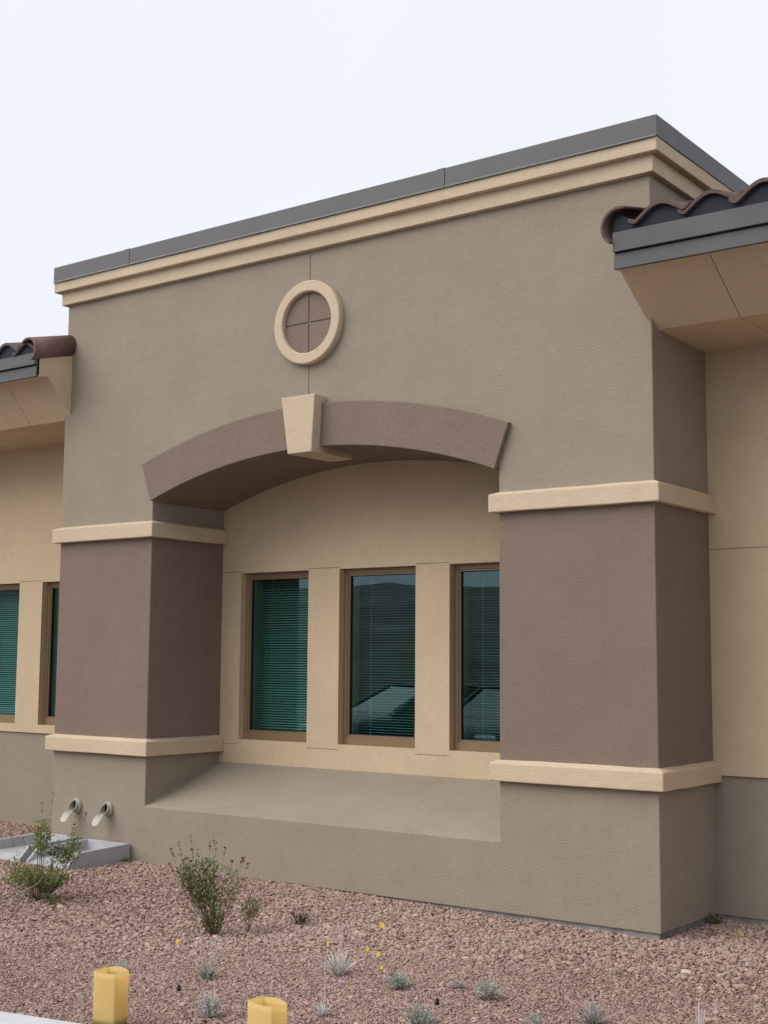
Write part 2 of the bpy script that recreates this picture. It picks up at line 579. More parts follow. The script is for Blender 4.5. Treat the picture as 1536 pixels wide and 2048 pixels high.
# round medallion: ring and four recessed quadrants with grooves between
cx, cz = -2.945, 4.376
th = [2 * pi * i / 72 for i in range(73)]
ring = MB()
prof = [(0.250, -0.004), (0.250, -0.052), (0.258, -0.060), (0.330, -0.060), (0.338, -0.052), (0.338, -0.004)]
vs = [(cx + r * cos(a), y, cz + r * sin(a)) for a in th[:-1] for r, y in prof]
fs = []
for i in range(72):
    for j in range(6):
        fs.append((i * 6 + j, ((i + 1) % 72) * 6 + j, ((i + 1) % 72) * 6 + (j + 1) % 6, i * 6 + (j + 1) % 6))
med = obj('medallion', ring.add(vs, fs), TRIM, B)
g = 0.008
for q in range(4):
    pts = []
    lo = math.asin(g / 0.252)
    for i in range(14):
        a = lo + (pi / 2 - 2 * lo) * i / 13
        pts.append((0.252 * cos(a), 0.252 * sin(a)))
    pts.append((g, g))
    c_, s_ = cos(q * pi / 2), sin(q * pi / 2)
    poly = [(cx + x * c_ - z * s_, cz + x * s_ + z * c_) for x, z in pts]
    obj('medallion_panel', MB().prism(poly, -0.020, -0.001), BROWN, med, bevel=0.003)
obj('medallion_back', MB().prism([(cx + 0.26 * cos(a), cz + 0.26 * sin(a)) for a in th[:-1]], -0.0125, -0.0008), BROWN, med)

# piers (brown) and their bands
for xa in (-W, -PW):
    xb = xa + PW
    obj('pier', MB().box(xa, xb, 0, D + 0.1, ZL1 - 0.06, ZU0 + 0.06), BROWN, B, bevel=0.007)
    for z0, z1 in ((ZL0, ZL1), (ZU0, ZU1)):
        bd = MB()
        dz = 0.022                                  # top weathers outward
        q_ = [(xa - P, -P), (xb + P, -P), (xb + P, D - 0.0015), (xa - P, D - 0.0015)]
        q2_ = [(xa + 0.004, 0.004), (xb - 0.004, 0.004), (xb - 0.004, D - 0.0015), (xa + 0.004, D - 0.0015)]
        bd.add([(x, y, z0) for x, y in q_] + [(x, y, z1) for x, y in q_] + [(x, y, z1 + dz) for x, y in q2_],
               [(3, 2, 1, 0)] + [(i, (i + 1) % 4, 4 + (i + 1) % 4, 4 + i) for i in range(4)] + [(4 + i, 4 + (i + 1) % 4, 8 + (i + 1) % 4, 8 + i) for i in range(4)] + [(8, 9, 10, 11)])
        wavy(obj('pier_band', bd, TRIM, B, bevel=0.007), 0.008)

# base: low wall, sloped sill below the windows, pier plinths
ZS0, ZS1 = 0.475, 0.797
ZB = ZL0 + 0.05
xl, xr = -W + PW, -PW
DB = D + 0.1
ZB1 = ZS0 + (ZS1 - ZS0) * DB / D
v = [(-W, 0, 0), (0, 0, 0), (0, 0, ZB), (xr, 0, ZB), (xr, 0, ZS0), (xl, 0, ZS0), (xl, 0, ZB), (-W, 0, ZB),
     (-W, DB, 0), (0, DB, 0), (0, DB, ZB), (xr, DB, ZB), (xr, DB, ZB1), (xl, DB, ZB1), (xl, DB, ZB), (-W, DB, ZB)]
f = [(0, 1, 2, 3, 4, 5, 6, 7), (4, 12, 13, 5), (5, 13, 14, 6), (3, 11, 12, 4), (0, 7, 15, 8), (1, 9, 10, 2), (2, 10, 11, 3), (6, 14, 15, 7), (0, 8, 9, 1),
     (8, 15, 14, 13, 12, 11, 10, 9)]
obj('base_wall', MB().add(v, f), TAN, B, bevel=0.007)
obj('foundation', MB().box(-W + 0.018, -0.018, 0.018, 3.0, -0.4, -0.001), FOUND, B)


# walls with window openings --------------------------------------------------
def window_wall(name, xa, xb, z0, z1, y, opens, zs, zh, zj_top, zj_bot, mat):
    """front skin pieces split by thin joints, plus a backing with the same openings"""
    mb = MB()
    T, e = 0.012, 0.0025
    yb = y + 0.29
    edges = [xa] + [q for o in opens for q in o] + [xb]
    solids = [(edges[i], edges[i + 1]) for i in range(0, len(edges), 2)]
    mb.box(xa, xb, y, y + T, zj_top + e, z1)                       # header skin
    for a, b in opens:
        mb.box(a, b, y, y + T, zh, zj_top + e)
        mb.box(a, b, y, y + T, (zj_bot - e) if zj_bot else z0, zs)
    for a, b in solids:
        if zj_bot:
            mb.box(a, b, y, y + T, zj_bot + e, zj_top - e)
        else:
            mb.box(a, b, y, y + T, z0, zj_top - e)
    if zj_bot:
        mb.box(xa, xb, y, y + T, z0, zj_bot - e)
    mb.box(xa, xb, y + T, yb, zh, z1)                              # backing
    mb.box(xa, xb, y + T, yb, z0, zs)
    for a, b in solids:
        mb.box(a, b, y + T, yb, zs, zh)
    return obj(name, mb, mat, B)


def ringbox(mb, x0, x1, z0, z1, t, y0, y1, tb=None):
    tb = tb or t
    mb.box(x0, x1, y0, y1, z1 - t, z1)
    mb.box(x0, x1, y0, y1, z0, z0 + tb)
    mb.box(x0, x0 + t, y0, y1, z0 + tb, z1 - t)
    mb.box(x1 - t, x1, y0, y1, z0 + tb, z1 - t)


_slat = {}


def make_window(x0, x1, z0, z1, y, blind_label, tilt, win_label=None):
    yw = y + 0.065
    fr = MB()
    ringbox(fr, x0, x1, z0, z1, 0.042, yw, yw + 0.07, 0.066)
    wn = obj('window', fr, FRAME, B, bevel=0.003, seg=1)
    if win_label:
        wn['label'] = win_label
    i0, i1, k0, k1 = x0 + 0.042, x1 - 0.042, z0 + 0.066, z1 - 0.042
    bd = MB()
    ringbox(bd, i0 - 0.001, i1 + 0.001, k0 - 0.001, k1 + 0.001, 0.017, yw + 0.010, yw + 0.060)
    obj('glazing_bead', bd, FRAME, wn, bevel=0.002, seg=1)
    gk = MB()
    ringbox(gk, i0 + 0.0155, i1 - 0.0155, k0 + 0.0155, k1 - 0.0155, 0.006, yw + 0.022, yw + 0.045)
    obj('gasket', gk, BLACK, wn)
    obj('pane', MB().box(i0 + 0.014, i1 - 0.014, yw + 0.030, yw + 0.036, k0 + 0.014, k1 - 0.014), GLASS, wn)
    # the blind hangs inside
    yb = yw + 0.185
    b = empty('window_blind', ((x0 + x1) / 2, yb, z0))
    tag(b, blind_label, 'blind', 'window blinds')
    L = x1 - x0 - 0.03
    H = z1 - z0
    if tilt not in _slat:
        s = MB()
        hw = 0.0128
        tl = radians(tilt)
        vs, fs = [], []
        prof = []
        for q in (-1, -0.33, 0.33, 1):
            yy, zz = q * hw, 0.0022 * (1 - q * q)
            prof.append((yy * cos(tl) - zz * sin(tl), yy * sin(tl) + zz * cos(tl)))
        for sx in (-0.5, 0.5):
            vs += [(sx * L, a, c) for a, c in prof]
        fs = [(i, i + 1, i + 5, i + 4) for i in range(3)]
        me = s.add(vs, fs).mesh('slat')
        me.materials.append(BLIND)
        me.polygons.foreach_set('use_smooth', [True] * 3)
        _slat[tilt] = me
    n = int((H - 0.075) / 0.0225)
    for i in range(n):
        o = bpy.data.objects.new('slat', _slat[tilt])
        o.parent = b
        o.location = (random.uniform(-0.0015, 0.0015), 0, 0.030 + i * 0.0225)
        o.rotation_euler = (random.uniform(-0.03, 0.03), random.uniform(-0.001, 0.001), 0)
        COL.objects.link(o)
    obj('headrail', MB().box(-L / 2, L / 2, -0.015, 0.015, H - 0.04, H - 0.005), BLIND, b)
    obj('bottom_rail', MB().box(-L / 2, L / 2, -0.013, 0.013, 0.006, 0.018), BLIND, b)
    for fx in (-0.30, 0.30):
        obj('cord', MB().tube([(fx * L, -0.0145, 0.01), (fx * L, -0.0145, H - 0.04)], 0.0016, 4), CORD, b)


ZSI, ZHD = 1.005, 2.482
opens = [(-4.460, -3.672), (-3.330, -2.536), (-2.204, -1.416)]
window_wall('recess_wall', xl, xr, ZS1, 3.46, D, opens, ZSI, ZHD, 2.495, 0.9625, CREAM)
for (a, b), tl_, lb in zip(opens, (25, 2, 2.0), ('green lit blind in the left window under the arch', 'fine blind behind the middle window under the arch mirroring parked cars',
                              'dark blind behind the right window under the arch, half hidden by the pier')):
    make_window(a, b, ZSI, ZHD, D, lb, tl_)

YW = D - 0.015
opl = [(-8.345, -7.552), (-7.190, -6.400)]
window_wall('wing_wall', -12.0, -W, 0.958, 4.0, YW, opl, 1.04, ZHD, 2.495, None, CREAM)
make_window(*opl[0], 1.04, ZHD, YW, 'teal striped blind in the window at the left edge of the left wing', 25.5)
make_window(*opl[1], 1.04, ZHD, YW, 'blind in the narrow sliver of window beside the left brown pier', 25.5)
window_wall('wing_wall', 0, 6.0, 0.938, 4.0, YW, [], 0.938, 0.938, 2.50, None, CREAM)
for xa, xb, zt in ((-12.0, -W, 0.958), (0.0, 6.0, 0.938)):
    obj('wing_base', MB().box(xa, xb, D + 0.005, D + 0.25, 0.0, zt), TAN, B)
    obj('foundation', MB().box(xa, xb, D + 0.018, D + 0.25, -0.4, -0.001), FOUND, B)
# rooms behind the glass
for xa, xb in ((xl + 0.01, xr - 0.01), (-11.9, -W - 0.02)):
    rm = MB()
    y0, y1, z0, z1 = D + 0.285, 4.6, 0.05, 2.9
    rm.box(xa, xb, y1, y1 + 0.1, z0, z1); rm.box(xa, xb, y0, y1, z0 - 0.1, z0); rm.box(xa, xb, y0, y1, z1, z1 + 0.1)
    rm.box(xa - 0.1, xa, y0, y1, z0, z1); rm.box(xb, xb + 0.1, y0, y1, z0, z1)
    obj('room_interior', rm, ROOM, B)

# cornice and coping ---------------------------------------------------------
C1, C2 = 0.045, 0.0965
ZF, ZP, ZT = 5.09, 5.185, 5.33
wavy(obj('cornice_moulding', MB().box(-W - C1, C1, -C1, 6.0 + C1, ZC, ZF + 0.002), TRIM, B, bevel=0.006), 0.007, 5)
wavy(obj('cornice_moulding', MB().box(-W - C2, C2, -C2, 6.0 + C2, ZF, ZP), TRIM, B, bevel=0.006), 0.007, 5)
cp = empty('parapet_coping')
cp.parent = B
O = C2 + 0.006
for a, b in ((-W - O, -4.965), (-4.961, -1.594), (-1.590, O)):
    mb = MB().box(a, b, -O, 0.25, ZP + 0.001, ZT)
    mb.prism([(-O - 0.010, ZP - 0.006), (-O + 0.001, ZP - 0.002), (-O + 0.001, ZP + 0.012), (-O - 0.001, ZP + 0.012)], a, b, 'x')
    obj('coping_section', mb, COPING, cp, bevel=0.003, seg=1)
for xs_ in (-4.985, -1.614):
    obj('coping_seam', MB().box(xs_ - 0.045, xs_ + 0.022, -O - 0.0035, 0.25, ZP - 0.003, ZT + 0.0035), COPING, cp, bevel=0.002, seg=1)
for xa, xb in ((O - 0.35, O), (-W - O, -W - O + 0.35)):
    yy = 0.2505
    while yy < 6.0:
        y2 = min(yy + 3.0, 6.1)
        obj('coping_section', MB().box(xa, xb, yy, y2 - 0.004, ZP + 0.001, ZT), COPING, cp, bevel=0.003, seg=1)
        yy = y2
obj('roof_deck', MB().box(-W + 0.1, -0.1, 0.2, 6.0, 4.9, 5.0), FOUND, B)


# tiled eaves ----------------------------------------------------------------
SL = 0.25
PER = 0.333


def wave(x):                # broad barrel, narrow pan
    return -0.043 + 0.084 * ((1 + cos(2 * pi * x / PER)) / 2) ** 0.62


def s_tile_mesh():
    nx = 29
    u = [-0.205 + 0.410 * i / (nx - 1) for i in range(nx)]
    T = 0.024
    zc = [wave(q) + 0.016 * q / 0.19 for q in u]
    Ln = 0.43
    vs, fs = [], []
    for y in (0, Ln):
        zz = y * (SL - 0.02)
        vs += [(u[i], y, zc[i] + T / 2 + zz) for i in range(nx)]
        vs += [(u[i], y, zc[i] - T / 2 + zz) for i in range(nx)]
    n = nx
    for i in range(n - 1):
        fs += [(i, i + 1, 2 * n + i + 1, 2 * n + i), (n + i + 1, n + i, 3 * n + i, 3 * n + i + 1),
               (i + 1, i, n + i, n + i + 1), (2 * n + i, 2 * n + i + 1, 3 * n + i + 1, 3 * n + i)]
    fs += [(0, 2 * n, 3 * n, n), (n - 1, 2 * n - 1, 4 * n - 1, 3 * n - 1)]
    me = MB().add(vs, fs).mesh('roof_tile')
    fix_normals(me)
    me.materials.append(TILE)
    me.polygons.foreach_set('use_smooth', [len(p.vertices) == 4 and abs(p.normal.y) < 0.8 for p in me.polygons])
    return me


TME = s_tile_mesh()


def rake_tile(parent, cxr, czr, y0, y1, r, a0, a1):
    n = 22
    vs, fs = [], []
    T = 0.016
    for k_, y in enumerate((y0, y1)):
        rr = r * (1.0 if k_ == 0 else 0.985)
        zc = czr + (y - y0) * SL
        for R in (rr, rr - T):
            vs += [(cxr + R * cos(a0 + (a1 - a0) * i / (n - 1)), y, zc + R * sin(a0 + (a1 - a0) * i / (n - 1))) for i in range(n)]
    for i in range(n - 1):
        fs += [(i, i + 1, 2 * n + i + 1, 2 * n + i), (n + i + 1, n + i, 3 * n + i, 3 * n + i + 1),
               (i + 1, i, n + i, n + i + 1), (2 * n + i, 2 * n + i + 1, 3 * n + i + 1, 3 * n + i)]
    fs += [(0, 2 * n, 3 * n, n), (n - 1, 2 * n - 1, 4 * n - 1, 3 * n - 1)]
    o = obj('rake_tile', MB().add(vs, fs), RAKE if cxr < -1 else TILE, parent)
    o.data.polygons.foreach_set('use_smooth', [abs(p.normal.y) < 0.8 for p in o.data.polygons])
    return o


def eave(side):
    E = empty('tiled_eave')
    E.parent = B
    if side > 0:
        yf, s0, s1, zs0, zs1 = -0.462, -0.384, 0.092, 4.210, 3.920
        xin, xp, xo = -0.034, 0.0, 6.0
        joints = [0.575 + 1.22 * i for i in range(5)]
        crests = [0.290 + PER * i for i in range(17)]
        ztop = 4.437
    else:
        yf, s0, s1, zs0, zs1 = -0.400, -0.275, 0.025, 4.240, 3.896
        xin, xp, xo = -W + 0.080, -W, -12.0
        joints = [-6.395 - 1.22 * i for i in range(5)]
        crests = [-5.890 - PER * i for i in range(18)]
        ztop = 4.440
    zf = 4.208 if side > 0 else 4.232
    full = [(yf + 0.015, zf), (s0, zs0), (s1, zs1), (D, zs1 - 0.004), (D, 4.6), (yf + 0.015, 4.42)]
    zx = zs0 + (zs1 - zs0) * (-0.002 - s0) / (s1 - s0)
    front = [(yf + 0.015, zf), (s0, zs0), (-0.002, zx), (-0.002, 4.50), (yf + 0.015, 4.42)]
    # overlapping nose in front of the portal face, then soffit panels with open joints
    cuts = [xp] + joints + [xo]
    gq = 0.003 * side
    obj('soffit_panel', MB().prism(front, xin, xp, 'x'), CREAM, E)
    for i in range(len(cuts) - 1):
        a = cuts[i] + (0 if i == 0 else gq)
        b = cuts[i + 1] - gq
        obj('soffit_panel', MB().prism(full, a, b, 'x'), CREAM, E)
    core = [(yf + 0.03, zf + 0.02), (s0 + 0.005, zs0 + 0.015), (s1 + 0.01, zs1 + 0.012), (D, zs1 + 0.006), (D, 4.5), (yf + 0.03, 4.4)]
    obj('soffit_core', MB().prism(core, xp + 0.02 * side, xo, 'x'), DARKFILL, E)
    # two-step metal fascia
    lo, hi = sorted((xin - 0.0 * side, xo))
    zm = zf + 0.098
    fb = MB()
    fb.box(lo, hi, yf - 0.030, yf + 0.016, zm + 0.004, ztop)
    fb.box(lo, hi, yf - 0.038, yf - 0.028, zm + 0.001, zm + 0.011)
    obj('fascia_board', fb, FASCIA, E, bevel=0.002, seg=1)
    fb = MB()
    fb.box(lo, hi, yf - 0.014, yf + 0.0155, zf - 0.008, zm - 0.006)
    fb.box(lo, hi, yf - 0.021, yf - 0.013, zf - 0.010, zf + 0.003)
    obj('fascia_board', fb, FASCIA, E, bevel=0.002, seg=1)
    obj('fascia_backing', MB().box(lo, hi, yf + 0.0, yf + 0.02, zf + 0.01, ztop - 0.01), DARKFILL, E)
    # dark closure strip that fills the tile waves
    zmid = 4.526
    xs_ = np.linspace(lo, hi, 420)
    top = [(x, zmid - 0.006 + wave(x - crests[0]) + 0.08 * ((x - crests[0] + PER / 2) % PER - PER / 2)) for x in xs_]
    cl = MB()
    cl.strip([(x, ztop - 0.02) for x in xs_], top, yf - 0.012, yf + 0.03)
    obj('closure_strip', cl, DARKFILL, E)
    # courses of S tiles
    for c_ in range(4):
        for xc in crests:
            y = yf - 0.045 + 0.36 * c_
            if c_ and ((side > 0 and xc - 0.19 < 0 and y > -0.4) or (side < 0 and xc + 0.19 > -W)):
                continue
            if side < 0 and xc > -W - 0.1:
                continue
            o = bpy.data.objects.new('roof_tile', TME)
            o.parent = E
            o.location = (xc + random.uniform(-0.003, 0.003), y + random.uniform(-0.006, 0.006), zmid + 0.36 * c_ * SL + random.uniform(-0.002, 0.003))
            o.rotation_euler = (0, random.uniform(-0.008, 0.008), random.uniform(-0.006, 0.006))
            COL.objects.link(o)
    obj('roof_slope', MB().prism([(yf, 4.43), (1.3, 4.43 + 1.76 * SL), (3.0, 4.5), (3.0, 4.4)], xp + 0.01 * side, xo, 'x'), TILE, E)
    if side > 0:
        rake_tile(E, 0.030, 4.462, -0.53, -0.003, 0.128, radians(74), radians(236))
    else:
        rake_tile(E, -5.868, 4.463, -0.47, -0.003, 0.116, radians(-60), radians(140))
        # last tile half under the rake tile
        o = bpy.data.objects.new('roof_tile', TME)
        o.parent = E
        o.location = (-5.945, yf - 0.040, zmid - 0.026)
        o.scale = (0.85, 0.9, 0.90)
        COL.objects.link(o)


eave(1)
eave(-1)


# drain spouts ---------------------------------------------------------------
def spout(x, z):
    n, k = 24, 14
    vs, fs = [], []
    r0, T = 0.050, 0.006
    for R in (1.0, 1 - T / r0):
        for i in range(k):
            s = i / (k - 1)
            # axis: straight out, then curling down
            y = 0.01 - 0.155 * s
            dz = -0.098 * max(0, (s - 0.25) / 0.75) ** 1.9
            tilt = math.atan2(0.153 * max(0, (s - 0.30) / 0.70) ** 0.7 / 0.7, 0.155) * 0.8
            tt_ = min(1, max(0, (s - 0.20) / 0.36))
            half = pi * (1 - 0.60 * tt_ * tt_ * (3 - 2 * tt_))
            rr = r0 * R * (1 - 0.05 * s)
            for j in range(n):
                a = -pi / 2 + half * 0.998 * (2 * j / (n - 1) - 1)
                px, pz = rr * cos(a), rr * sin(a)
                vs.append((x + px, y + pz * sin(tilt) * 0.6, z + dz + pz * cos(tilt)))
    for q in range(2):
        for i in range(k - 1):
            for j in range(n - 1):
                a = q * n * k + i * n + j
                fs.append((a, a + 1, a + n + 1, a + n))
    o_ = n * k
    for i in range(k - 1):
        for j in (0, n - 1):
            fs.append((i * n + j, (i + 1) * n + j, o_ + (i + 1) * n + j, o_ + i * n + j))
    for j in range(n - 1):
        a = (k - 1) * n + j
        fs.append((a, a + 1, o_ + a + 1, o_ + a))
    sp = obj('drain_spout', MB().add(vs, fs), SPOUT, B, smooth=True)
    cb = MB()
    prof = [(0.049, -0.030), (0.055, -0.030), (0.062, -0.020), (0.064, -0.008), (0.062, 0.0), (0.049, 0.0)]
    vs = [(x + r * cos(2 * pi * i / 32), y, z + r * sin(2 * pi * i / 32)) for i in range(32) for r, y in prof]
    fs = [(i * 6 + j, ((i + 1) % 32) * 6 + j, ((i + 1) % 32) * 6 + (j + 1) % 6, i * 6 + (j + 1) % 6) for i in range(32) for j in range(6)]
    obj('collar', cb.add(vs, fs), SPOUT, sp, smooth=True)
    obj('bore_shade', MB().prism([(x + 0.047 * cos(2 * pi * i / 20), z + 0.047 * sin(2 * pi * i / 20)) for i in range(20)], -0.006, -0.002), BLACK, sp)  # flat black disc paints in the shade deep inside the pipe


spout(-5.538, 0.424)
spout(-5.133, 0.421)


# splash blocks --------------------------------------------------------------
def splash(x0, x1, label):
    zb = gz((x0 + x1) / 2, -0.3)
    e = empty('splash_block', ((x0 + x1) / 2, -0.34, zb))
    tag(e, label, 'splash block', 'splash blocks under the drain spouts')
    hw = (x1 - x0) / 2
    yb, yf_ = 0.325, -0.34          # local: back at wall, front
    zt, zt2 = 0.145, 0.125
    q = hw - 0.050                  # half width of trough at the back
    q2 = hw - 0.042
    ys = yb - 0.04
    yt = yf_ + 0.10                 # walls drop from here to the front lip
    zf0, zf1 = 0.055, 0.035
    vs = []
    # stations from back to front: (y, top, floor, half trough)
    st = [(yb, zt, zt, q), (ys, zt, zt, q), (ys - 0.012, zt, zf0, q), (yt, zt2, zf1 + 0.012, q2), (yf_, 0.030, 0.012, q2 + 0.01)]
    for y, t, fl, h in st:
        vs += [(-hw, y, -0.06), (-hw, y, t), (-h - 0.012, y, t), (-h, y, fl), (h, y, fl), (h + 0.012, y, t), (hw, y, t), (hw, y, -0.06)]
    fs = []
    for i in range(len(st) - 1):
        for j in range(8):
            fs.append((i * 8 + j, i * 8 + (j + 1) % 8, (i + 1) * 8 + (j + 1) % 8, (i + 1) * 8 + j))
    fs += [tuple(range(8)), tuple(range(len(st) * 8 - 1, len(st) * 8 - 9, -1))]
    obj('trough', MB().add(vs, fs), CONC, e, bevel=0.006)


splash(-5.365, -4.835, 'grey concrete splash block against the base, beneath the right drain spout')
splash(-5.985, -5.445, 'grey concrete splash block at the portal corner, beneath the left drain spout')


# ---------------------------------------------------------------- gravel
def stones(name, label, n_try, size, rng, region, templ, lift, amin=0.0, amax=1.16):
    px = rng.uniform(-9.5, 2.6, n_try)
    py = rng.uniform(-4.6, 0.92, n_try)
    pz = ground_z(px, py)
    # in front of the lens, with a margin for a side step
    dx, dy, dz = px - CAM.x, py - CAM.y, pz - CAM.z
    zc = dx * fw.x + dy * fw.y + dz * fw.z
    a = (dx * R_.x + dy * R_.y + dz * R_.z) / zc
    b = (dx * U_.x + dy * U_.y + dz * U_.z) / zc
    ok = (zc > 0.5) & (np.abs(a) < 0.287 * amax) & (np.abs(a) >= 0.287 * amin) & (b > -0.3826 * 1.10)
    ok &= py > edge_y(px) + 0.006
    ok &= ~((py > 0.012) & (px > -W) & (px < 0))
    ok &= py < D + 0.01
    ok &= ~((px > -5.99) & (px < -4.83) & (py > -0.69))
    ok &= region(px, py, rng.uniform(0, 1, n_try))
    px, py, pz = px[ok], py[ok], pz[ok]
    n = len(px)
    V, F = templ
    nv, nf = V.shape[1], F.shape[1]
    ti = rng.integers(0, V.shape[0], n)
    base = V[ti]
    sc = size * np.exp(rng.normal(0, 0.36, (n, 1, 1))) * rng.uniform(0.7, 1.25, (n, 1, 3))
    pts = base * sc
    print(name, n, n * templ[1].shape[1])
    qn = rng.normal(size=(n, 4)); qn /= np.linalg.norm(qn, axis=1, keepdims=True)
    w_, x_, y_, z_ = qn.T
    Rm = np.stack([1 - 2 * (y_ * y_ + z_ * z_), 2 * (x_ * y_ - z_ * w_), 2 * (x_ * z_ + y_ * w_),
                   2 * (x_ * y_ + z_ * w_), 1 - 2 * (x_ * x_ + z_ * z_), 2 * (y_ * z_ - x_ * w_),
                   2 * (x_ * z_ - y_ * w_), 2 * (y_ * z_ + x_ * w_), 1 - 2 * (x_ * x_ + y_ * y_)], 1).reshape(n, 3, 3)
    pts = np.einsum('nij,nvj->nvi', Rm, pts)
    pts[:, :, 2] *= 0.66
    pts += np.stack([px, py, pz + rng.uniform(-0.6, 0.7, n) * size * lift], 1)[:, None, :]
    verts = pts.reshape(-1, 3).astype(np.float32)
    faces = (F[0][None] + (np.arange(n) * nv)[:, None, None]).reshape(-1, 3).astype(np.int32)
    me = bpy.data.meshes.new(name)
    me.vertices.add(len(verts)); me.vertices.foreach_set('co', verts.ravel())
    me.loops.add(faces.size); me.loops.foreach_set('vertex_index', faces.ravel())
    me.polygons.add(len(faces)); me.polygons.foreach_set('loop_start', np.arange(0, faces.size, 3, dtype=np.int32))
    # stone colour: clustered patches plus one value per stone
    t = np.clip(0.47 + 0.10 * np.sin(1.3 * px + 0.5) * np.sin(1.1 * py) + rng.normal(0, 0.20, n), 0, 1)
    t[rng.uniform(size=n) > 0.995] = 0.97
    at = me.attributes.new('tint', 'FLOAT', 'POINT')
    at.data.foreach_set('value', np.repeat(t, nv).astype(np.float32))
    me.update(calc_edges=True)
    me.validate()
    me.shade_flat()
    me.materials.append(STONE)
    o = link(bpy.data.objects.new(name, me))
    tag(o, label, 'gravel', kind='stuff')
    return n


def templates(kind, rng, count):
    if kind == 'ico':
        b = bmesh.new(); bmesh.ops.create_icosphere(b, subdivisions=1, radius=0.5)
    else:
        b = bmesh.new(); 
        vv = [b.verts.new(q) for q in ((.5, 0, 0), (-.5, 0, 0), (0, .5, 0), (0, -.5, 0), (0, 0, .5), (0, 0, -.5))]
        for i, j, k in ((0, 2, 4), (2, 1, 4), (1, 3, 4), (3, 0, 4), (2, 0, 5), (1, 2, 5), (3, 1, 5), (0, 3, 5)):
            b.faces.new((vv[i], vv[j], vv[k]))
    b.verts.ensure_lookup_table(); b.verts.index_update()
    v0 = np.array([v.co[:] for v in b.verts]); f0 = np.array([[v.index for v in f.verts] for f in b.faces])
    b.free()
    Vs = []
    for _ in range(count):
        v = v0 * (1 + rng.normal(0, 0.13, (len(v0), 1))) + rng.normal(0, 0.05, v0.shape)
        for _k in range(3):                      # chip a few flat facets
            d = rng.normal(size=3); d /= np.linalg.norm(d)
            h = v @ d; lim = rng.uniform(0.26, 0.4)
            v = v - np.outer(np.clip(h - lim, 0, None), d)
        Vs.append(v)
    return np.array(Vs), f0[None]


rng = np.random.default_rng(11)


def fine_share(px, py):
    yb_ = -1.0 - 1.25 * np.clip(-px - 0.9, 0, 1.4) + 0.16 * np.sin(2.3 * px) + 0.08 * np.sin(5.1 * px + 1)
    return 1 / (1 + np.exp((py - yb_) / 0.10))


n1 = stones('gravel', 'coarse reddish crushed gravel spread up to the base of the building', 310000, 0.0196, rng,
            lambda x, y, u: u > 0.93 * fine_share(x, y), templates('ico', rng, 14), 0.55)
n2 = stones('fine_gravel', 'finer reddish gravel along the sidewalk in the foreground', 1000000, 0.0130, rng,
            lambda x, y, u: u < fine_share(x, y), templates('oct', rng, 14), 0.55)
stones('gravel', 'reddish crushed gravel continuing past both sides of the photographed bed', 130000, 0.027, rng,
       lambda x, y, u: u > 0.0, templates('oct', rng, 14), 0.55, 1.16, 2.0)
print('stones', n1, n2)


# ---------------------------------------------------------------- planting
def lat(l, d, z):                                # lateral, depth, height -> local offset
    return Vector((cos(0.64) * l - sin(0.64) * d, sin(0.64) * l + cos(0.64) * d, z))


def bez(a, b, c, n):
    return [a * (1 - t) ** 2 + b * 2 * t * (1 - t) + c * t * t for t in [i / (n - 1) for i in range(n)]]


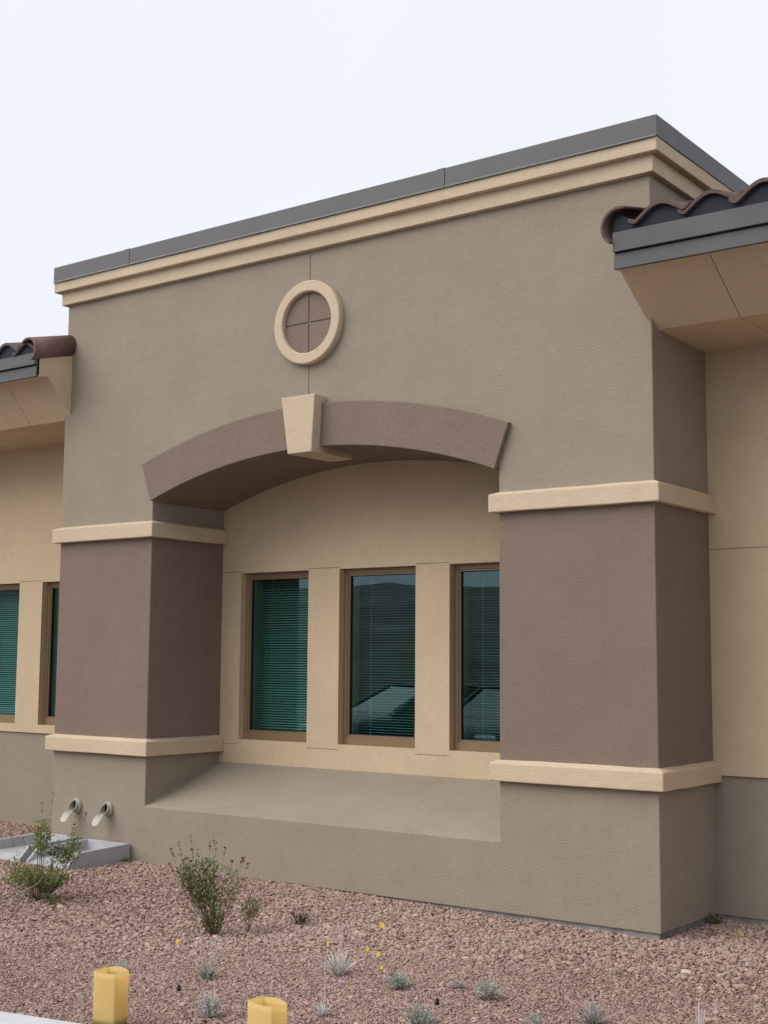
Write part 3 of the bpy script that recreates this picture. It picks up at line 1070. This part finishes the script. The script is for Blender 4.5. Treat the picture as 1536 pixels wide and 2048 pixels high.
def shrub(name, label, cat, loc, branches, rnd, group=None, bark=TWIG):
    e = empty(name, (loc[0], loc[1], gz(*loc)))
    tag(e, label, cat, group)
    st, lf, fl = MB(), MB(), MB()
    for br in branches:
        a = lat(br.get('l0', 0), br.get('d0', 0), br.get('z0', -0.02))
        c = lat(br['l'], br.get('d', rnd.uniform(-0.12, 0.12)), br['z'])
        mid = a * 0.5 + c * 0.5 + lat(br.get('bend', rnd.uniform(-0.03, 0.03)), 0, br.get('sag', 0.03))
        pts = bez(a, mid, c, 9)
        r = br.get('r', 0.0035)
        st.tube(pts, [r * (1 - 0.75 * i / 8) for i in range(9)], 5)
        n = int(br.get('n', 0) * 0.95)
        t0, t1 = br.get('t0', 0.3), br.get('t1', 1.0)
        for i in range(n):
            t = t0 + (t1 - t0) * (i + rnd.random()) / n
            k_ = min(int(t * 8), 7)
            p = pts[k_].lerp(pts[k_ + 1], t * 8 - k_)
            sp = br.get('spread', 0.05) * (0.35 + 0.65 * rnd.random()) * (1.15 - 0.45 * t)
            ang = rnd.uniform(0, 2 * pi)
            od = Vector((cos(ang), sin(ang), rnd.uniform(-0.1, 0.9))).normalized()
            p2 = p + od * sp
            if rnd.random() < 0.3:
                st.tube([p, p.lerp(p2, 0.5) + Vector((0, 0, 0.004)), p2], 0.0009, 3)
            L = br.get('leaf', 0.020) * rnd.uniform(0.65, 1.25)
            tone = min(1, max(0, br.get('tone', 0.5) + rnd.gauss(0, 0.17)))
            lf.leaf(p2, od + Vector((0, 0, 0.5)) + Vector((rnd.gauss(0, .4), rnd.gauss(0, .4), rnd.gauss(0, .3))),
                    (rnd.gauss(0, 1), rnd.gauss(0, 1), rnd.gauss(0, 1)), L, L * 0.48, tone)
        if br.get('spike'):
            s = br['spike']
            dv = (pts[-1] - pts[-3]).normalized()
            tip = pts[-1] + (dv * 0.6 + Vector((0, 0, 0.4))) * s
            st.tube([pts[-1], tip], 0.0009, 3)
            for i in range(br.get('buds', 9)):
                t = rnd.uniform(0.35, 1.0)
                p = pts[-1].lerp(tip, t)
                ang = rnd.uniform(0, 2 * pi)
                fl.leaf(p, Vector((cos(ang), sin(ang), 0.7)), (rnd.gauss(0, 1), rnd.gauss(0, 1), 0), rnd.uniform(0.010, 0.017), 0.007, rnd.choice((0.1, 0.2, 0.4, br.get('red', 0.5))))
            if br.get('bloom'):
                for i in range(5):
                    ang = rnd.uniform(0, 2 * pi)
                    fl.leaf(tip, Vector((cos(ang), sin(ang), rnd.uniform(-0.6, 0.5))), (0, 0, 1), rnd.uniform(0.010, 0.018), 0.009, rnd.uniform(0.6, 0.95))
    obj('stems', st, bark, e, normals=False)
    if lf.v:
        o = obj('foliage', lf, LEAF, e, normals=False)
        o['kind'] = 'stuff'
    if fl.v:
        obj('flower_spikes', fl, REDPETAL, e, normals=False)['kind'] = 'stuff'
    return e


rnd = random.Random(4)
b = []
# dense dark upright stems on the left
for l, z, n, tone in ((-0.215, 0.46, 120, 0.22), (-0.185, 0.42, 110, 0.18), (-0.235, 0.40, 90, 0.30), (-0.16, 0.44, 90, 0.35), (-0.20, 0.36, 80, 0.25),
                      (-0.10, 0.44, 110, 0.28), (-0.075, 0.46, 100, 0.35), (-0.12, 0.38, 80, 0.35), (-0.02, 0.47, 120, 0.35), (0.01, 0.46, 90, 0.45), (-0.03, 0.38, 80, 0.4)):
    b.append(dict(l=l, z=z, n=n, tone=tone + 0.14, t0=0.42, t1=1.0, spread=0.046, leaf=0.024, r=0.0032))
# lighter airy growth to the right
for l, z, n in ((0.08, 0.42, 55), (0.12, 0.40, 60), (0.15, 0.36, 50), (0.05, 0.35, 55), (0.17, 0.31, 35)):
    b.append(dict(l=l, z=z, n=n, tone=0.62, t0=0.45, t1=1.0, spread=0.05, leaf=0.021, l0=0.02, r=0.003))
# lower yellow green sprigs
for l, z, n in ((-0.02, 0.22, 80), (0.01, 0.17, 90), (-0.04, 0.13, 70), (0.04, 0.11, 60), (-0.05, 0.26, 50), (0.03, 0.27, 50), (-0.22, 0.22, 25), (0.09, 0.15, 22)):
    b.append(dict(l=l, z=z, n=n, tone=0.8, t0=0.2, t1=1.0, spread=0.045, leaf=0.021, r=0.0025))
# separate low clump on the right
for l, z in ((0.20, 0.20), (0.235, 0.215), (0.26, 0.18), (0.17, 0.16), (0.22, 0.15), (0.27, 0.21)):
    b.append(dict(l=l, z=z, n=48, tone=0.68, t0=0.45, t1=1.0, spread=0.032, leaf=0.018, l0=0.205, d0=0.08, d=rnd.uniform(0.05, 0.14), r=0.002))
# flower spikes
for l, z, s, bl in ((-0.26, 0.43, 0.10, 1), (-0.235, 0.45, 0.10, 0), (-0.19, 0.48, 0.12, 0), (-0.12, 0.47, 0.18, 0), (-0.115, 0.46, 0.09, 1), (-0.085, 0.46, 0.09, 0),
                    (-0.035, 0.48, 0.09, 0), (0.0, 0.50, 0.15, 0), (0.045, 0.45, 0.08, 1), (0.17, 0.42, 0.08, 1), (0.16, 0.40, 0.07, 1), (0.19, 0.37, 0.07, 1), (0.10, 0.42, 0.03, 1),
                    (-0.26, 0.40, 0.05, 1), (0.0, 0.47, 0.10, 0)):
    b.append(dict(l=l, z=z, spike=s, bloom=bl, buds=11, r=0.0017, n=4, t0=0.6, spread=0.02, tone=0.3))
# bare trailing stems
for l, z, d in ((0.45, 0.05, 0.06), (0.38, 0.03, 0.0), (-0.13, 0.16, -0.05), (-0.03, 0.07, -0.2)):
    b.append(dict(l=l, z=z, d=d, r=0.0022, n=6, t0=0.8, spread=0.03, tone=0.3, sag=0.0))
shrub('flowering_shrub', 'upright dark green shrub with red flower spikes in front of the arch base', 'shrub', (-2.24, -1.72), b, rnd)

rnd = random.Random(9)
b = []
for i in range(22):
    l = rnd.uniform(-0.32, 0.20)
    b.append(dict(l=l, z=rnd.uniform(0.16, 0.30) - 0.2 * abs(l + 0.05), d=rnd.uniform(-0.2, 0.2), n=75, tone=rnd.choice((0.7, 0.82, 0.95, 0.55)), t0=0.35, spread=0.055, leaf=0.024, r=0.003, l0=-0.03))
for l, z, lo in ((0.00, 0.56, 0.62), (0.03, 0.54, 0.60), (-0.03, 0.50, 0.6), (0.05, 0.47, 0.62)):
    b.append(dict(l=l, z=z, d=-0.05, n=105, tone=0.86, t0=lo, spread=0.050, leaf=0.024, r=0.004, bend=-0.02))
for l, z, lo in ((0.245, 0.50, 0.62), (0.22, 0.44, 0.6), (0.27, 0.40, 0.62), (0.20, 0.36, 0.65)):
    b.append(dict(l=l, z=z, d=-0.05, n=95, tone=0.8, t0=lo, spread=0.045, leaf=0.023, r=0.004, bend=0.09, l0=0.02))
for l, z in ((0.11, 0.40), (0.14, 0.37), (0.17, 0.33)):
    b.append(dict(l=l, z=z, d=-0.05, n=75, tone=0.55, t0=0.72, spread=0.05, leaf=0.023, r=0.003))
for l, z in ((0.14, -0.02), (0.10, 0.06), (0.17, 0.02)):
    b.append(dict(l=l, z=z, d=-0.22, n=40, tone=0.55, t0=0.6, spread=0.045, leaf=0.022, r=0.003))
for l, z, s, bl in ((-0.06, 0.38, 0.10, 1), (-0.02, 0.56, 0.12, 0), (0.255, 0.50, 0.10, 1), (0.21, 0.48, 0.05, 1), (-0.15, 0.33, 0.09, 1), (-0.23, 0.36, 0.10, 1), (-0.10, 0.30, 0.06, 1), (0.03, 0.60, 0.14, 0), (-0.01, 0.48, 0.04, 1)):
    b.append(dict(l=l, z=z, spike=s, bloom=bl, buds=8, r=0.0016, n=3, t0=0.7, spread=0.02, tone=0.4, red=0.9))
sh = shrub('green_shrub', 'sprawling bright green shrub with tall leafy stalks in front of the splash blocks', 'shrub', (-4.02, -1.62), b, rnd)
pale = MB()
for pts in ([(-0.30, -0.62, 0.02), (-0.14, -0.40, 0.06), (0.02, -0.20, 0.14), (0.07, -0.06, 0.22)],
            [(-0.36, -0.50, 0.02), (-0.20, -0.30, 0.07), (-0.08, -0.16, 0.13), (-0.02, -0.03, 0.16)],
            [(0.06, -0.03, 0.05), (0.14, -0.04, 0.19), (0.21, -0.05, 0.30), (0.235, -0.05, 0.40)],
            [(0.0, 0.0, 0.05), (0.01, -0.03, 0.20), (0.0, -0.04, 0.36)]):
    p = [lat(*q) for q in pts]
    fine = []
    for i in range(len(p) - 1):
        fine += [p[i].lerp(p[i + 1], t / 4) for t in range(4)]
    fine.append(p[-1])
    pale.tube(fine, [0.0055 - 0.0028 * i / (len(fine) - 1) for i in range(len(fine))], 6)
obj('pale_stems', pale, BARK, sh, normals=False, smooth=True)


def tuft(label, loc, wdt, hgt, n, rnd, mat=SILVER, tone=0.55, stalks=(), cat='plant', name='silver_plant', leafy=True, flat=0.5):
    e = MB()
    s = MB()
    for i in range(n):
        a = rnd.uniform(0, 2 * pi)
        rr = wdt / 2 * rnd.uniform(0.25, 1.0)
        h = hgt * rnd.uniform(0.35, 1.0) * (1 - flat * (rr / (wdt / 2)) ** 2)
        a0 = a + rnd.gauss(0, 0.5)
        p0 = Vector((cos(a0) * rr * 0.25, sin(a0) * rr * 0.25, -0.005))
        p2 = Vector((cos(a) * rr, sin(a) * rr, h))
        p1 = (p0 + p2) / 2 + Vector((rnd.gauss(0, .010), rnd.gauss(0, .010), 0.008))
        t = min(1, max(0, tone + rnd.gauss(0, 0.2)))
        pts = bez(p0, p1, p2, 5)
        e.tube(pts, [k * (1.0 if leafy else 1.5) for k in (0.0018, 0.0017, 0.0015, 0.0013, 0.0009)], 3, t)
        if leafy:
            for k_ in range(9):
                q = rnd.uniform(0.25, 1)
                i_ = min(int(q * 4), 3)
                pp = pts[i_].lerp(pts[i_ + 1], q * 4 - i_)
                e.leaf(pp, (rnd.gauss(0, 1), rnd.gauss(0, 1), rnd.uniform(0, 1.4)), (rnd.gauss(0, 1), rnd.gauss(0, 1), rnd.gauss(0, 1)), rnd.uniform(0.009, 0.018), 0.0042, min(1, max(0, t + rnd.gauss(0, .12))))
        else:
            for k_ in range(2):
                q = rnd.uniform(0.3, 0.9)
                i_ = min(int(q * 4), 3)
                pp = pts[i_]
                e.tube([pp, pp + Vector((rnd.gauss(0, .018), rnd.gauss(0, .018), rnd.uniform(0, .025)))], 0.0009, 3, t)
    for l, z in stalks:
        c = lat(l, rnd.uniform(-.02, .02), z)
        e.tube(bez(Vector((0, 0, 0)), c * 0.5 + Vector((0.02, 0, 0.01)), c, 6), [0.002, 0.0019, 0.0018, 0.0016, 0.0014, 0.001], 3, min(1, tone + 0.1))
    o = obj(name, e, mat, normals=False)
    o.location = (loc[0], loc[1], gz(*loc) + 0.004)
    o.scale = (1.15, 1.15, 1.15)
    tag(o, label, cat, 'small plants in the gravel')
    return o


rnd = random.Random(21)
tuft('small grey green tuft with long bent stalks, below the flowering shrub', (-1.47, -2.57), 0.12, 0.09, 46, rnd, stalks=((-0.05, 0.30), (0.06, 0.22), (0.02, 0.17), (0.04, 0.2), (-0.06, 0.12)))
tuft('silvery pointed tuft between the two yellow bags', (-0.96, -3.08), 0.13, 0.13, 95, rnd, mat=DRY, tone=0.72, stalks=((0.02, 0.16),), flat=0.75)
tuft('wide wispy pale grey dry plant beside the yellow flower heads', (-1.00, -2.02), 0.20, 0.13, 60, rnd, mat=DRY, tone=0.8, leafy=False, stalks=((0.0, 0.26), (0.02, 0.2), (-0.14, 0.09), (0.12, 0.07)), name='dry_plant')
tuft('sparse grey sprig with a brown leaf, right of the front bag', (-0.56, -2.70), 0.12, 0.06, 26, rnd, mat=DRY, tone=0.7, stalks=((0.01, 0.2),), name='dry_plant', leafy=False)
tuft('low rounded silver green plant below the yellow flower heads', (-0.56, -2.05), 0.15, 0.08, 85, rnd, tone=0.5)
tuft('silver green plant with upright sprig, right of centre foreground', (-0.07, -1.93), 0.15, 0.09, 85, rnd, tone=0.62, stalks=((0.0, 0.12),))
tuft('silver green plant cut by the bottom edge, nearest the middle', (-0.03, -2.60), 0.16, 0.10, 85, rnd, tone=0.55, stalks=((0.01, 0.16), (-0.12, 0.10)))
tuft('brownish grey dry plant with thin trailing twigs, in the right foreground', (0.55, -1.97), 0.14, 0.11, 70, rnd, mat=DRY, tone=0.45, leafy=False, stalks=((-0.15, 0.05), (0.16, 0.07), (0.04, 0.14)), name='dry_plant')
tuft('silver tuft barely showing at the bottom edge', (0.42, -2.30), 0.10, 0.09, 45, rnd, tone=0.55)
tuft('tiny pale sprig behind the rear yellow bag', (-1.97, -2.72), 0.07, 0.07, 22, rnd, tone=0.85)
tuft('thin grey sprig left of the rear yellow bag', (-1.70, -3.16), 0.05, 0.13, 16, rnd, mat=DRY, tone=0.75, leafy=False, name='dry_plant')
tuft('sparse thin stalks at the bottom right corner', (1.03, -1.80), 0.10, 0.14, 12, rnd, mat=DRY, tone=0.7, leafy=False, name='dry_plant')
tuft('white twiggy tuft at the foot of the front yellow bag', (-0.58, -3.22), 0.10, 0.07, 30, rnd, mat=DRY, tone=0.9, leafy=False, name='dry_plant')
tuft('small purplish grey rosette in the middle of the gravel', (-0.31, -1.86), 0.07, 0.035, 34, rnd, mat=DRY, tone=0.5, leafy=True, name='dry_plant')
tuft('dark sparse weed right of the flowering shrub', (-2.02, -1.15), 0.20, 0.10, 26, rnd, mat=LEAF, tone=0.12, leafy=True, name='weed')
tuft('small green weed in the corner where pier meets right wall', (0.05, 0.74), 0.13, 0.07, 30, rnd, mat=LEAF, tone=0.6, leafy=True, name='weed')
tuft('tiny weed at the back corner of the splash block', (-4.79, -0.10), 0.06, 0.05, 14, rnd, mat=LEAF, tone=0.8, leafy=True, name='weed')
tuft('dry reddish sprig where left wing meets portal corner', (-6.15, 0.45), 0.22, 0.10, 22, rnd, mat=LEAF, tone=0.05, leafy=True, name='weed')


def flower(loc, h, label, rnd, size=0.013):
    e = empty('yellow_flower', (loc[0], loc[1], gz(*loc)))
    tag(e, label, 'flower', 'yellow wildflowers')
    top = lat(rnd.uniform(-.02, .02), 0, h)
    obj('stem', MB().tube(bez(Vector((0, 0, 0)), Vector((0.01, 0.01, h * 0.6)), top, 5), 0.0011, 4), TWIG, e, normals=False)
    m_ = MB()
    ax = Vector((rnd.uniform(-.3, .5), -0.8, 0.5)).normalized()
    sx = ax.orthogonal().normalized(); sy = ax.cross(sx)
    for i in range(11):
        a = 2 * pi * i / 11
        d = sx * cos(a) + sy * sin(a) + ax * 0.25
        m_.leaf(top, d, ax.cross(d), size * rnd.uniform(0.85, 1.1), size * 0.55, rnd.uniform(0.5, 1), fold=0.1)
    obj('petals', m_, PETAL, e, normals=False)
    m2 = MB()
    m2.add([top + (sx * cos(2 * pi * i / 8) + sy * sin(2 * pi * i / 8)) * size * 0.3 + ax * 0.003 for i in range(8)] + [top + ax * 0.006],
           [(i, (i + 1) % 8, 8) for i in range(8)], 0, 0.6)
    obj('flower_centre', m2, PETAL, e, normals=False)


rnd = random.Random(3)
for loc, h, lb, sz in (((-2.08, -2.17), 0.06, 'single yellow flower on the gravel left of the shrub stalks', 0.016),
                       ((-1.34, -1.67), 0.06, 'yellow flower just above the wispy dry plant', 0.014),
                       ((-1.36, -1.13), 0.09, 'yellow flower highest of the cluster, nearest the building', 0.020),
                       ((-1.08, -1.63), 0.06, 'yellow flower in the middle of the cluster, the upper of a close pair', 0.015),
                       ((-0.97, -1.71), 0.06, 'yellow flower in the middle of the cluster, the lower of a close pair', 0.017),
                       ((-0.76, -1.94), 0.06, 'yellow flower lowest of the cluster, above the low silver plant', 0.012),
                       ((-0.71, -2.26), 0.03, 'tiny faded yellow flower below the wispy dry plant', 0.008)):
    flower(loc, h, lb, rnd, sz)


def fallen(loc, label, size, tone, n, rnd):
    m_ = MB()
    for i in range(n):
        p = Vector((rnd.gauss(0, size * .4), rnd.gauss(0, size * .4), 0.012 + 0.008 * rnd.random())) if n > 1 else Vector((0, 0, 0.018))
        a = rnd.uniform(0, 2 * pi)
        d = Vector((cos(a), sin(a), rnd.uniform(-.1, .6)))
        sd_ = Vector((-sin(a), cos(a), rnd.uniform(-.4, .4)))
        L = size * rnd.uniform(0.7, 1.2)
        c = [p, p + d * L * .3 + sd_ * L * .26, p + d * L * .7 + sd_ * L * .2, p + d * L, p + d * L * .7 - sd_ * L * .2, p + d * L * .3 - sd_ * L * .26,
             p + d * L * .3 - Vector((0, 0, L * .1)), p + d * L * .7 - Vector((0, 0, L * .08))]
        m_.add(c, [(0, 1, 6), (1, 2, 7, 6), (2, 3, 7), (3, 4, 7), (4, 5, 6, 7), (5, 0, 6)], 0, min(1, max(0, tone + rnd.gauss(0, .1))))
    o = obj('fallen_leaf', m_, LITTER, normals=False)
    o.location = (loc[0], loc[1], gz(*loc))
    tag(o, label, 'leaf', 'fallen leaves on the gravel')


rnd = random.Random(8)
fallen((-0.97, -0.16), 'pale green leaf lying by the foundation of the portal', 0.045, 0.75, 2, rnd)
fallen((0.38, 0.40), 'yellowish leaf clump lying below the right wing', 0.05, 0.6, 4, rnd)
fallen((0.58, 0.14), 'small green leaf lying near the right edge', 0.035, 0.95, 2, rnd)
fallen((-4.62, -0.52), 'yellow green leaves lying against the splash block side', 0.05, 0.6, 3, rnd)
fallen((-2.20, -3.00), 'dry tan leaf lying left of the rear yellow bag', 0.06, 0.05, 1, rnd)
fallen((-0.61, -2.66), 'brown dry leaf lying on the sparse grey sprig', 0.055, 0.0, 1, rnd)


def emitter(loc, label):
    e = MB()
    vs, fs = [], []
    prof = [(0.011, -0.02), (0.011, 0.012), (0.008, 0.016), (0.008, 0.026), (0.0, 0.027)]
    for i in range(10):
        vs += [(r * cos(2 * pi * i / 10), r * sin(2 * pi * i / 10), z) for r, z in prof]
    for i in range(10):
        for j in range(4):
            fs.append((i * 5 + j, ((i + 1) % 10) * 5 + j, ((i + 1) % 10) * 5 + j + 1, i * 5 + j + 1))
    e.add(vs, fs)
    o = obj('drip_emitter', e, BLACK, normals=False)
    o.location = (loc[0], loc[1], gz(*loc) + 0.006)
    tag(o, label, 'drip emitter', 'black drip emitters')


emitter((-1.42, -2.83), 'small black drip emitter in the gravel between the yellow bags')
emitter((-0.21, -2.20), 'small black drip emitter in the gravel right of centre')


# ---------------------------------------------------------------- yellow luminaria bags
def bag(loc, rz, a, b_, h, label, rnd):
    ns, nz = 16, 9
    vs, fs = [], []
    per = []
    rc, ne, na_ = 0.008, 7, 4                         # soft vertical creases
    cc = [(-a / 2 + rc, -b_ / 2 + rc), (a / 2 - rc, -b_ / 2 + rc), (a / 2 - rc, b_ / 2 - rc), (-a / 2 + rc, b_ / 2 - rc)]
    for s in range(4):
        p, q = cc[s], cc[(s + 1) % 4]
        nx, ny = ((0, -1), (1, 0), (0, 1), (-1, 0))[s]
        for i in range(ne):
            t = i / (ne - 1)
            per.append((p[0] + (q[0] - p[0]) * t + nx * rc, p[1] + (q[1] - p[1]) * t + ny * rc, s, t))
        a0 = math.atan2(ny, nx)
        for i in range(1, na_):
            aa = a0 + (pi / 2) * i / na_
            per.append((q[0] + rc * cos(aa), q[1] + rc * sin(aa), s, 1.0))
    n = len(per)
    for k_ in range(nz):
        z = k_ / (nz - 1)
        for x, y, s, t in per:
            bul = 4 * t * (1 - t)
            nx, ny = ((0, -1), (1, 0), (0, 1), (-1, 0))[s]
            o_ = bul * (0.002 + 0.006 * z * z) * (1 if s % 2 == 0 else 0.3)
            zz = h * z + (0.007 * bul * z ** 4 if s == 2 else -0.002 * bul * z ** 4 if s == 0 else 0)
            f_ = 1 + 0.03 * z
            vs.append((x * f_ + nx * o_, y * f_ + ny * o_, zz))
    for k_ in range(nz - 1):
        for i in range(n):
            fs.append((k_ * n + i, k_ * n + (i + 1) % n, (k_ + 1) * n + (i + 1) % n, (k_ + 1) * n + i))
    e = empty('luminaria_bag', (loc[0], loc[1], max(gz(*loc), 0.0) - 0.004), rz)
    tag(e, label, 'bag', 'yellow luminaria bags')
    o = obj('bag_side', MB().add(vs, fs), BAG, e, normals=False, smooth=True)
    md = o.modifiers.new('solid', 'SOLIDIFY'); md.thickness = 0.0012
    
    obj('bag_bottom', MB().box(-a / 2 + .001, a / 2 - .001, -b_ / 2 + .001, b_ / 2 - .001, 0.001, 0.004), BAG, e)
    # sand ballast inside
    sv = [(x * 0.97, y * 0.97, 0.030 + 0.004 * sin(9 * t + s)) for x, y, s, t in per]
    sv2 = [(x * 0.97, y * 0.97, 0.005) for x, y, s, t in per]
    sf = [tuple(range(n)), tuple(range(2 * n - 1, n - 1, -1))] + [(i, i + n, (i + 1) % n + n, (i + 1) % n) for i in range(n)]
    obj('sand', MB().add(sv + sv2, sf), FOUND, e)


rnd = random.Random(2)
bag((-1.156, -3.545), radians(7), 0.130, 0.102, 0.243, 'yellow bag, the left one farther from the camera, beside the sidewalk', rnd)
bag((-0.162, -3.560), radians(-10), 0.162, 0.088, 0.254, 'yellow bag, the right one cut off by the bottom edge', rnd)


# ---------------------------------------------------------------- parked cars (seen in the panes)
def car(loc, rz, paint, label):
    e = empty('parked_car', loc, rz)
    tag(e, label, 'car', 'cars parked across from the windows')
    PA = plain('car_paint_' + paint[0], paint[1], rough=0.45, var=0.02, spec=0.25)
    # body: stations along +x (nose at +x); (x, half width, z bottom, z belt, crown)
    st = [(-2.25, 0.70, 0.45, 0.80, 0.0), (-2.15, 0.80, 0.32, 0.96, 0.02), (-1.6, 0.87, 0.26, 1.03, 0.03), (-0.6, 0.89, 0.24, 1.0, 0.02), (0.6, 0.89, 0.24, 0.96, 0.02),
          (1.25, 0.88, 0.24, 0.94, 0.04), (1.85, 0.83, 0.26, 0.84, 0.05), (2.15, 0.74, 0.30, 0.72, 0.03), (2.27, 0.60, 0.40, 0.60, 0.0)]
    vs, fs = [], []
    for x, w_, zb, zt, cr_ in st:
        sec = [(-0.82 * w_, zb), (-w_, zb + 0.12), (-w_ * 1.01, (zb + zt) / 2), (-w_ * 0.93, zt - 0.02), (-0.5 * w_, zt + cr_), (0.5 * w_, zt + cr_), (w_ * 0.93, zt - 0.02), (w_ * 1.01, (zb + zt) / 2), (w_, zb + 0.12), (0.82 * w_, zb)]
        vs += [(x, y, z) for y, z in sec]
    for i in range(len(st) - 1):
        for j in range(10):
            fs.append((i * 10 + j, i * 10 + (j + 1) % 10, (i + 1) * 10 + (j + 1) % 10, (i + 1) * 10 + j))
    fs += [tuple(range(10)), tuple(range(len(st) * 10 - 1, len(st) * 10 - 11, -1))]
    bo = obj('body', MB().add(vs, fs), PA, e, smooth=True)
    md = bo.modifiers.new('sub', 'SUBSURF'); md.levels = md.render_levels = 2
    gs = [(-2.0, 0.72, 0.98, 1.00), (-1.35, 0.66, 1.0, 1.38), (-0.5, 0.66, 0.98, 1.46), (0.25, 0.66, 0.96, 1.42), (1.15, 0.74, 0.94, 0.97)]
    vs, fs = [], []
    for x, w_, zb, zt in gs:
        vs += [(x, -w_ - 0.10 * (zt > 1.1), zb - 0.04), (x, -w_ * 0.98, zb + (zt - zb) * 0.5), (x, -w_ * 0.80, zt - 0.012), (x, w_ * 0.80, zt - 0.012), (x, w_ * 0.98, zb + (zt - zb) * 0.5), (x, w_ + 0.10 * (zt > 1.1), zb - 0.04)]
    for i in range(len(gs) - 1):
        for j in range(6):
            fs.append((i * 6 + j, i * 6 + (j + 1) % 6, (i + 1) * 6 + (j + 1) % 6, (i + 1) * 6 + j))
    fs += [tuple(range(6)), tuple(range(len(gs) * 6 - 1, len(gs) * 6 - 7, -1))]
    obj('glasshouse', MB().add(vs, fs), CARGLASS, e, bevel=0.02)
    rf = MB()
    rr = [(x, w_ * 0.80 + 0.012, zt) for x, w_, zb, zt in gs[1:4]]
    vs = [(x, -w_, z - 0.004) for x, w_, z in rr] + [(x, -w_ * 0.5, z + 0.025) for x, w_, z in rr] + [(x, w_ * 0.5, z + 0.025) for x, w_, z in rr] + [(x, w_, z - 0.004) for x, w_, z in rr]
    fs = [(r * 3 + i, r * 3 + i + 1, (r + 1) * 3 + i + 1, (r + 1) * 3 + i) for r in range(3) for i in range(2)]
    ro = obj('roof', rf.add(vs, fs), PA, e, smooth=True)
    ro.modifiers.new('solid', 'SOLIDIFY').thickness = 0.03
    for sgn in (-1, 1):
        obj('pillar', MB().tube([(1.12, sgn * 0.76, 0.95), (0.25, sgn * 0.56, 1.42)], 0.035, 6), PA, e)
        obj('pillar', MB().tube([(-1.95, sgn * 0.74, 0.97), (-1.35, sgn * 0.56, 1.38)], 0.05, 6), PA, e)
        obj('pillar', MB().tube([(-0.45, sgn * 0.77, 0.96), (-0.5, sgn * 0.56, 1.44)], 0.03, 6), BLACK, e)
        obj('mirror', MB().box(0.72, 0.86, sgn * 0.98 - 0.09, sgn * 0.98 + 0.09, 0.94, 1.07), PA, e, bevel=0.03)
        obj('headlight', MB().box(2.02, 2.17, sgn * 0.56 - 0.16, sgn * 0.56 + 0.16, 0.60, 0.74), LAMP, e, bevel=0.03)
        obj('taillight', MB().box(-2.27, -2.12, sgn * 0.58 - 0.15, sgn * 0.58 + 0.15, 0.70, 0.86), REDLENS, e, bevel=0.03)
        for x in (-1.38, 1.38):
            prof = [(0.20, 0.0), (0.31, 0.0), (0.325, 0.03), (0.325, 0.17), (0.31, 0.20), (0.20, 0.20)]
            vs = [(x + r * cos(2 * pi * i / 28), sgn * (0.70 + d), 0.325 + r * sin(2 * pi * i / 28)) for i in range(28) for r, d in prof]
            fs = [(i * 6 + j, ((i + 1) % 28) * 6 + j, ((i + 1) % 28) * 6 + (j + 1) % 6, i * 6 + (j + 1) % 6) for i in range(28) for j in range(6)]
            wh = obj('wheel', MB().add(vs, fs), RUBBER, e)
            rm = MB()
            rm.prism([(x + 0.05 * cos(2 * pi * i / 12), 0.325 + 0.05 * sin(2 * pi * i / 12)) for i in range(12)], sgn * 0.80, sgn * 0.885)
            for q in range(5):
                a_ = 2 * pi * q / 5
                dx_, dz_ = cos(a_), sin(a_)
                rm.prism([(x + 0.03 * dx_ - .035 * dz_, .325 + .03 * dz_ + .035 * dx_), (x + .205 * dx_ - .025 * dz_, .325 + .205 * dz_ + .025 * dx_),
                          (x + .205 * dx_ + .025 * dz_, .325 + .205 * dz_ - .025 * dx_), (x + .03 * dx_ + .035 * dz_, .325 + .03 * dz_ - .035 * dx_)], sgn * 0.85, sgn * 0.875)
            obj('rim', rm, ALLOY, wh)
    obj('grille', MB().box(2.14, 2.26, -0.34, 0.34, 0.52, 0.66), BLACK, e, bevel=0.02)
    obj('bumper', MB().box(2.05, 2.30, -0.66, 0.66, 0.34, 0.47), PA, e, bevel=0.05)
    obj('licence_plate', MB().box(2.30, 2.312, -0.155, 0.155, 0.36, 0.51), PLATE, e)


car((-10.55, -10.4, -0.158), radians(106), ('silver', (0.055, 0.068, 0.08)), 'silver sedan mirrored in the middle window under the arch')
car((-8.0, -9.7, -0.158), radians(88), ('dark', (0.02, 0.023, 0.03)), 'dark sedan mirrored in the right window under the arch')
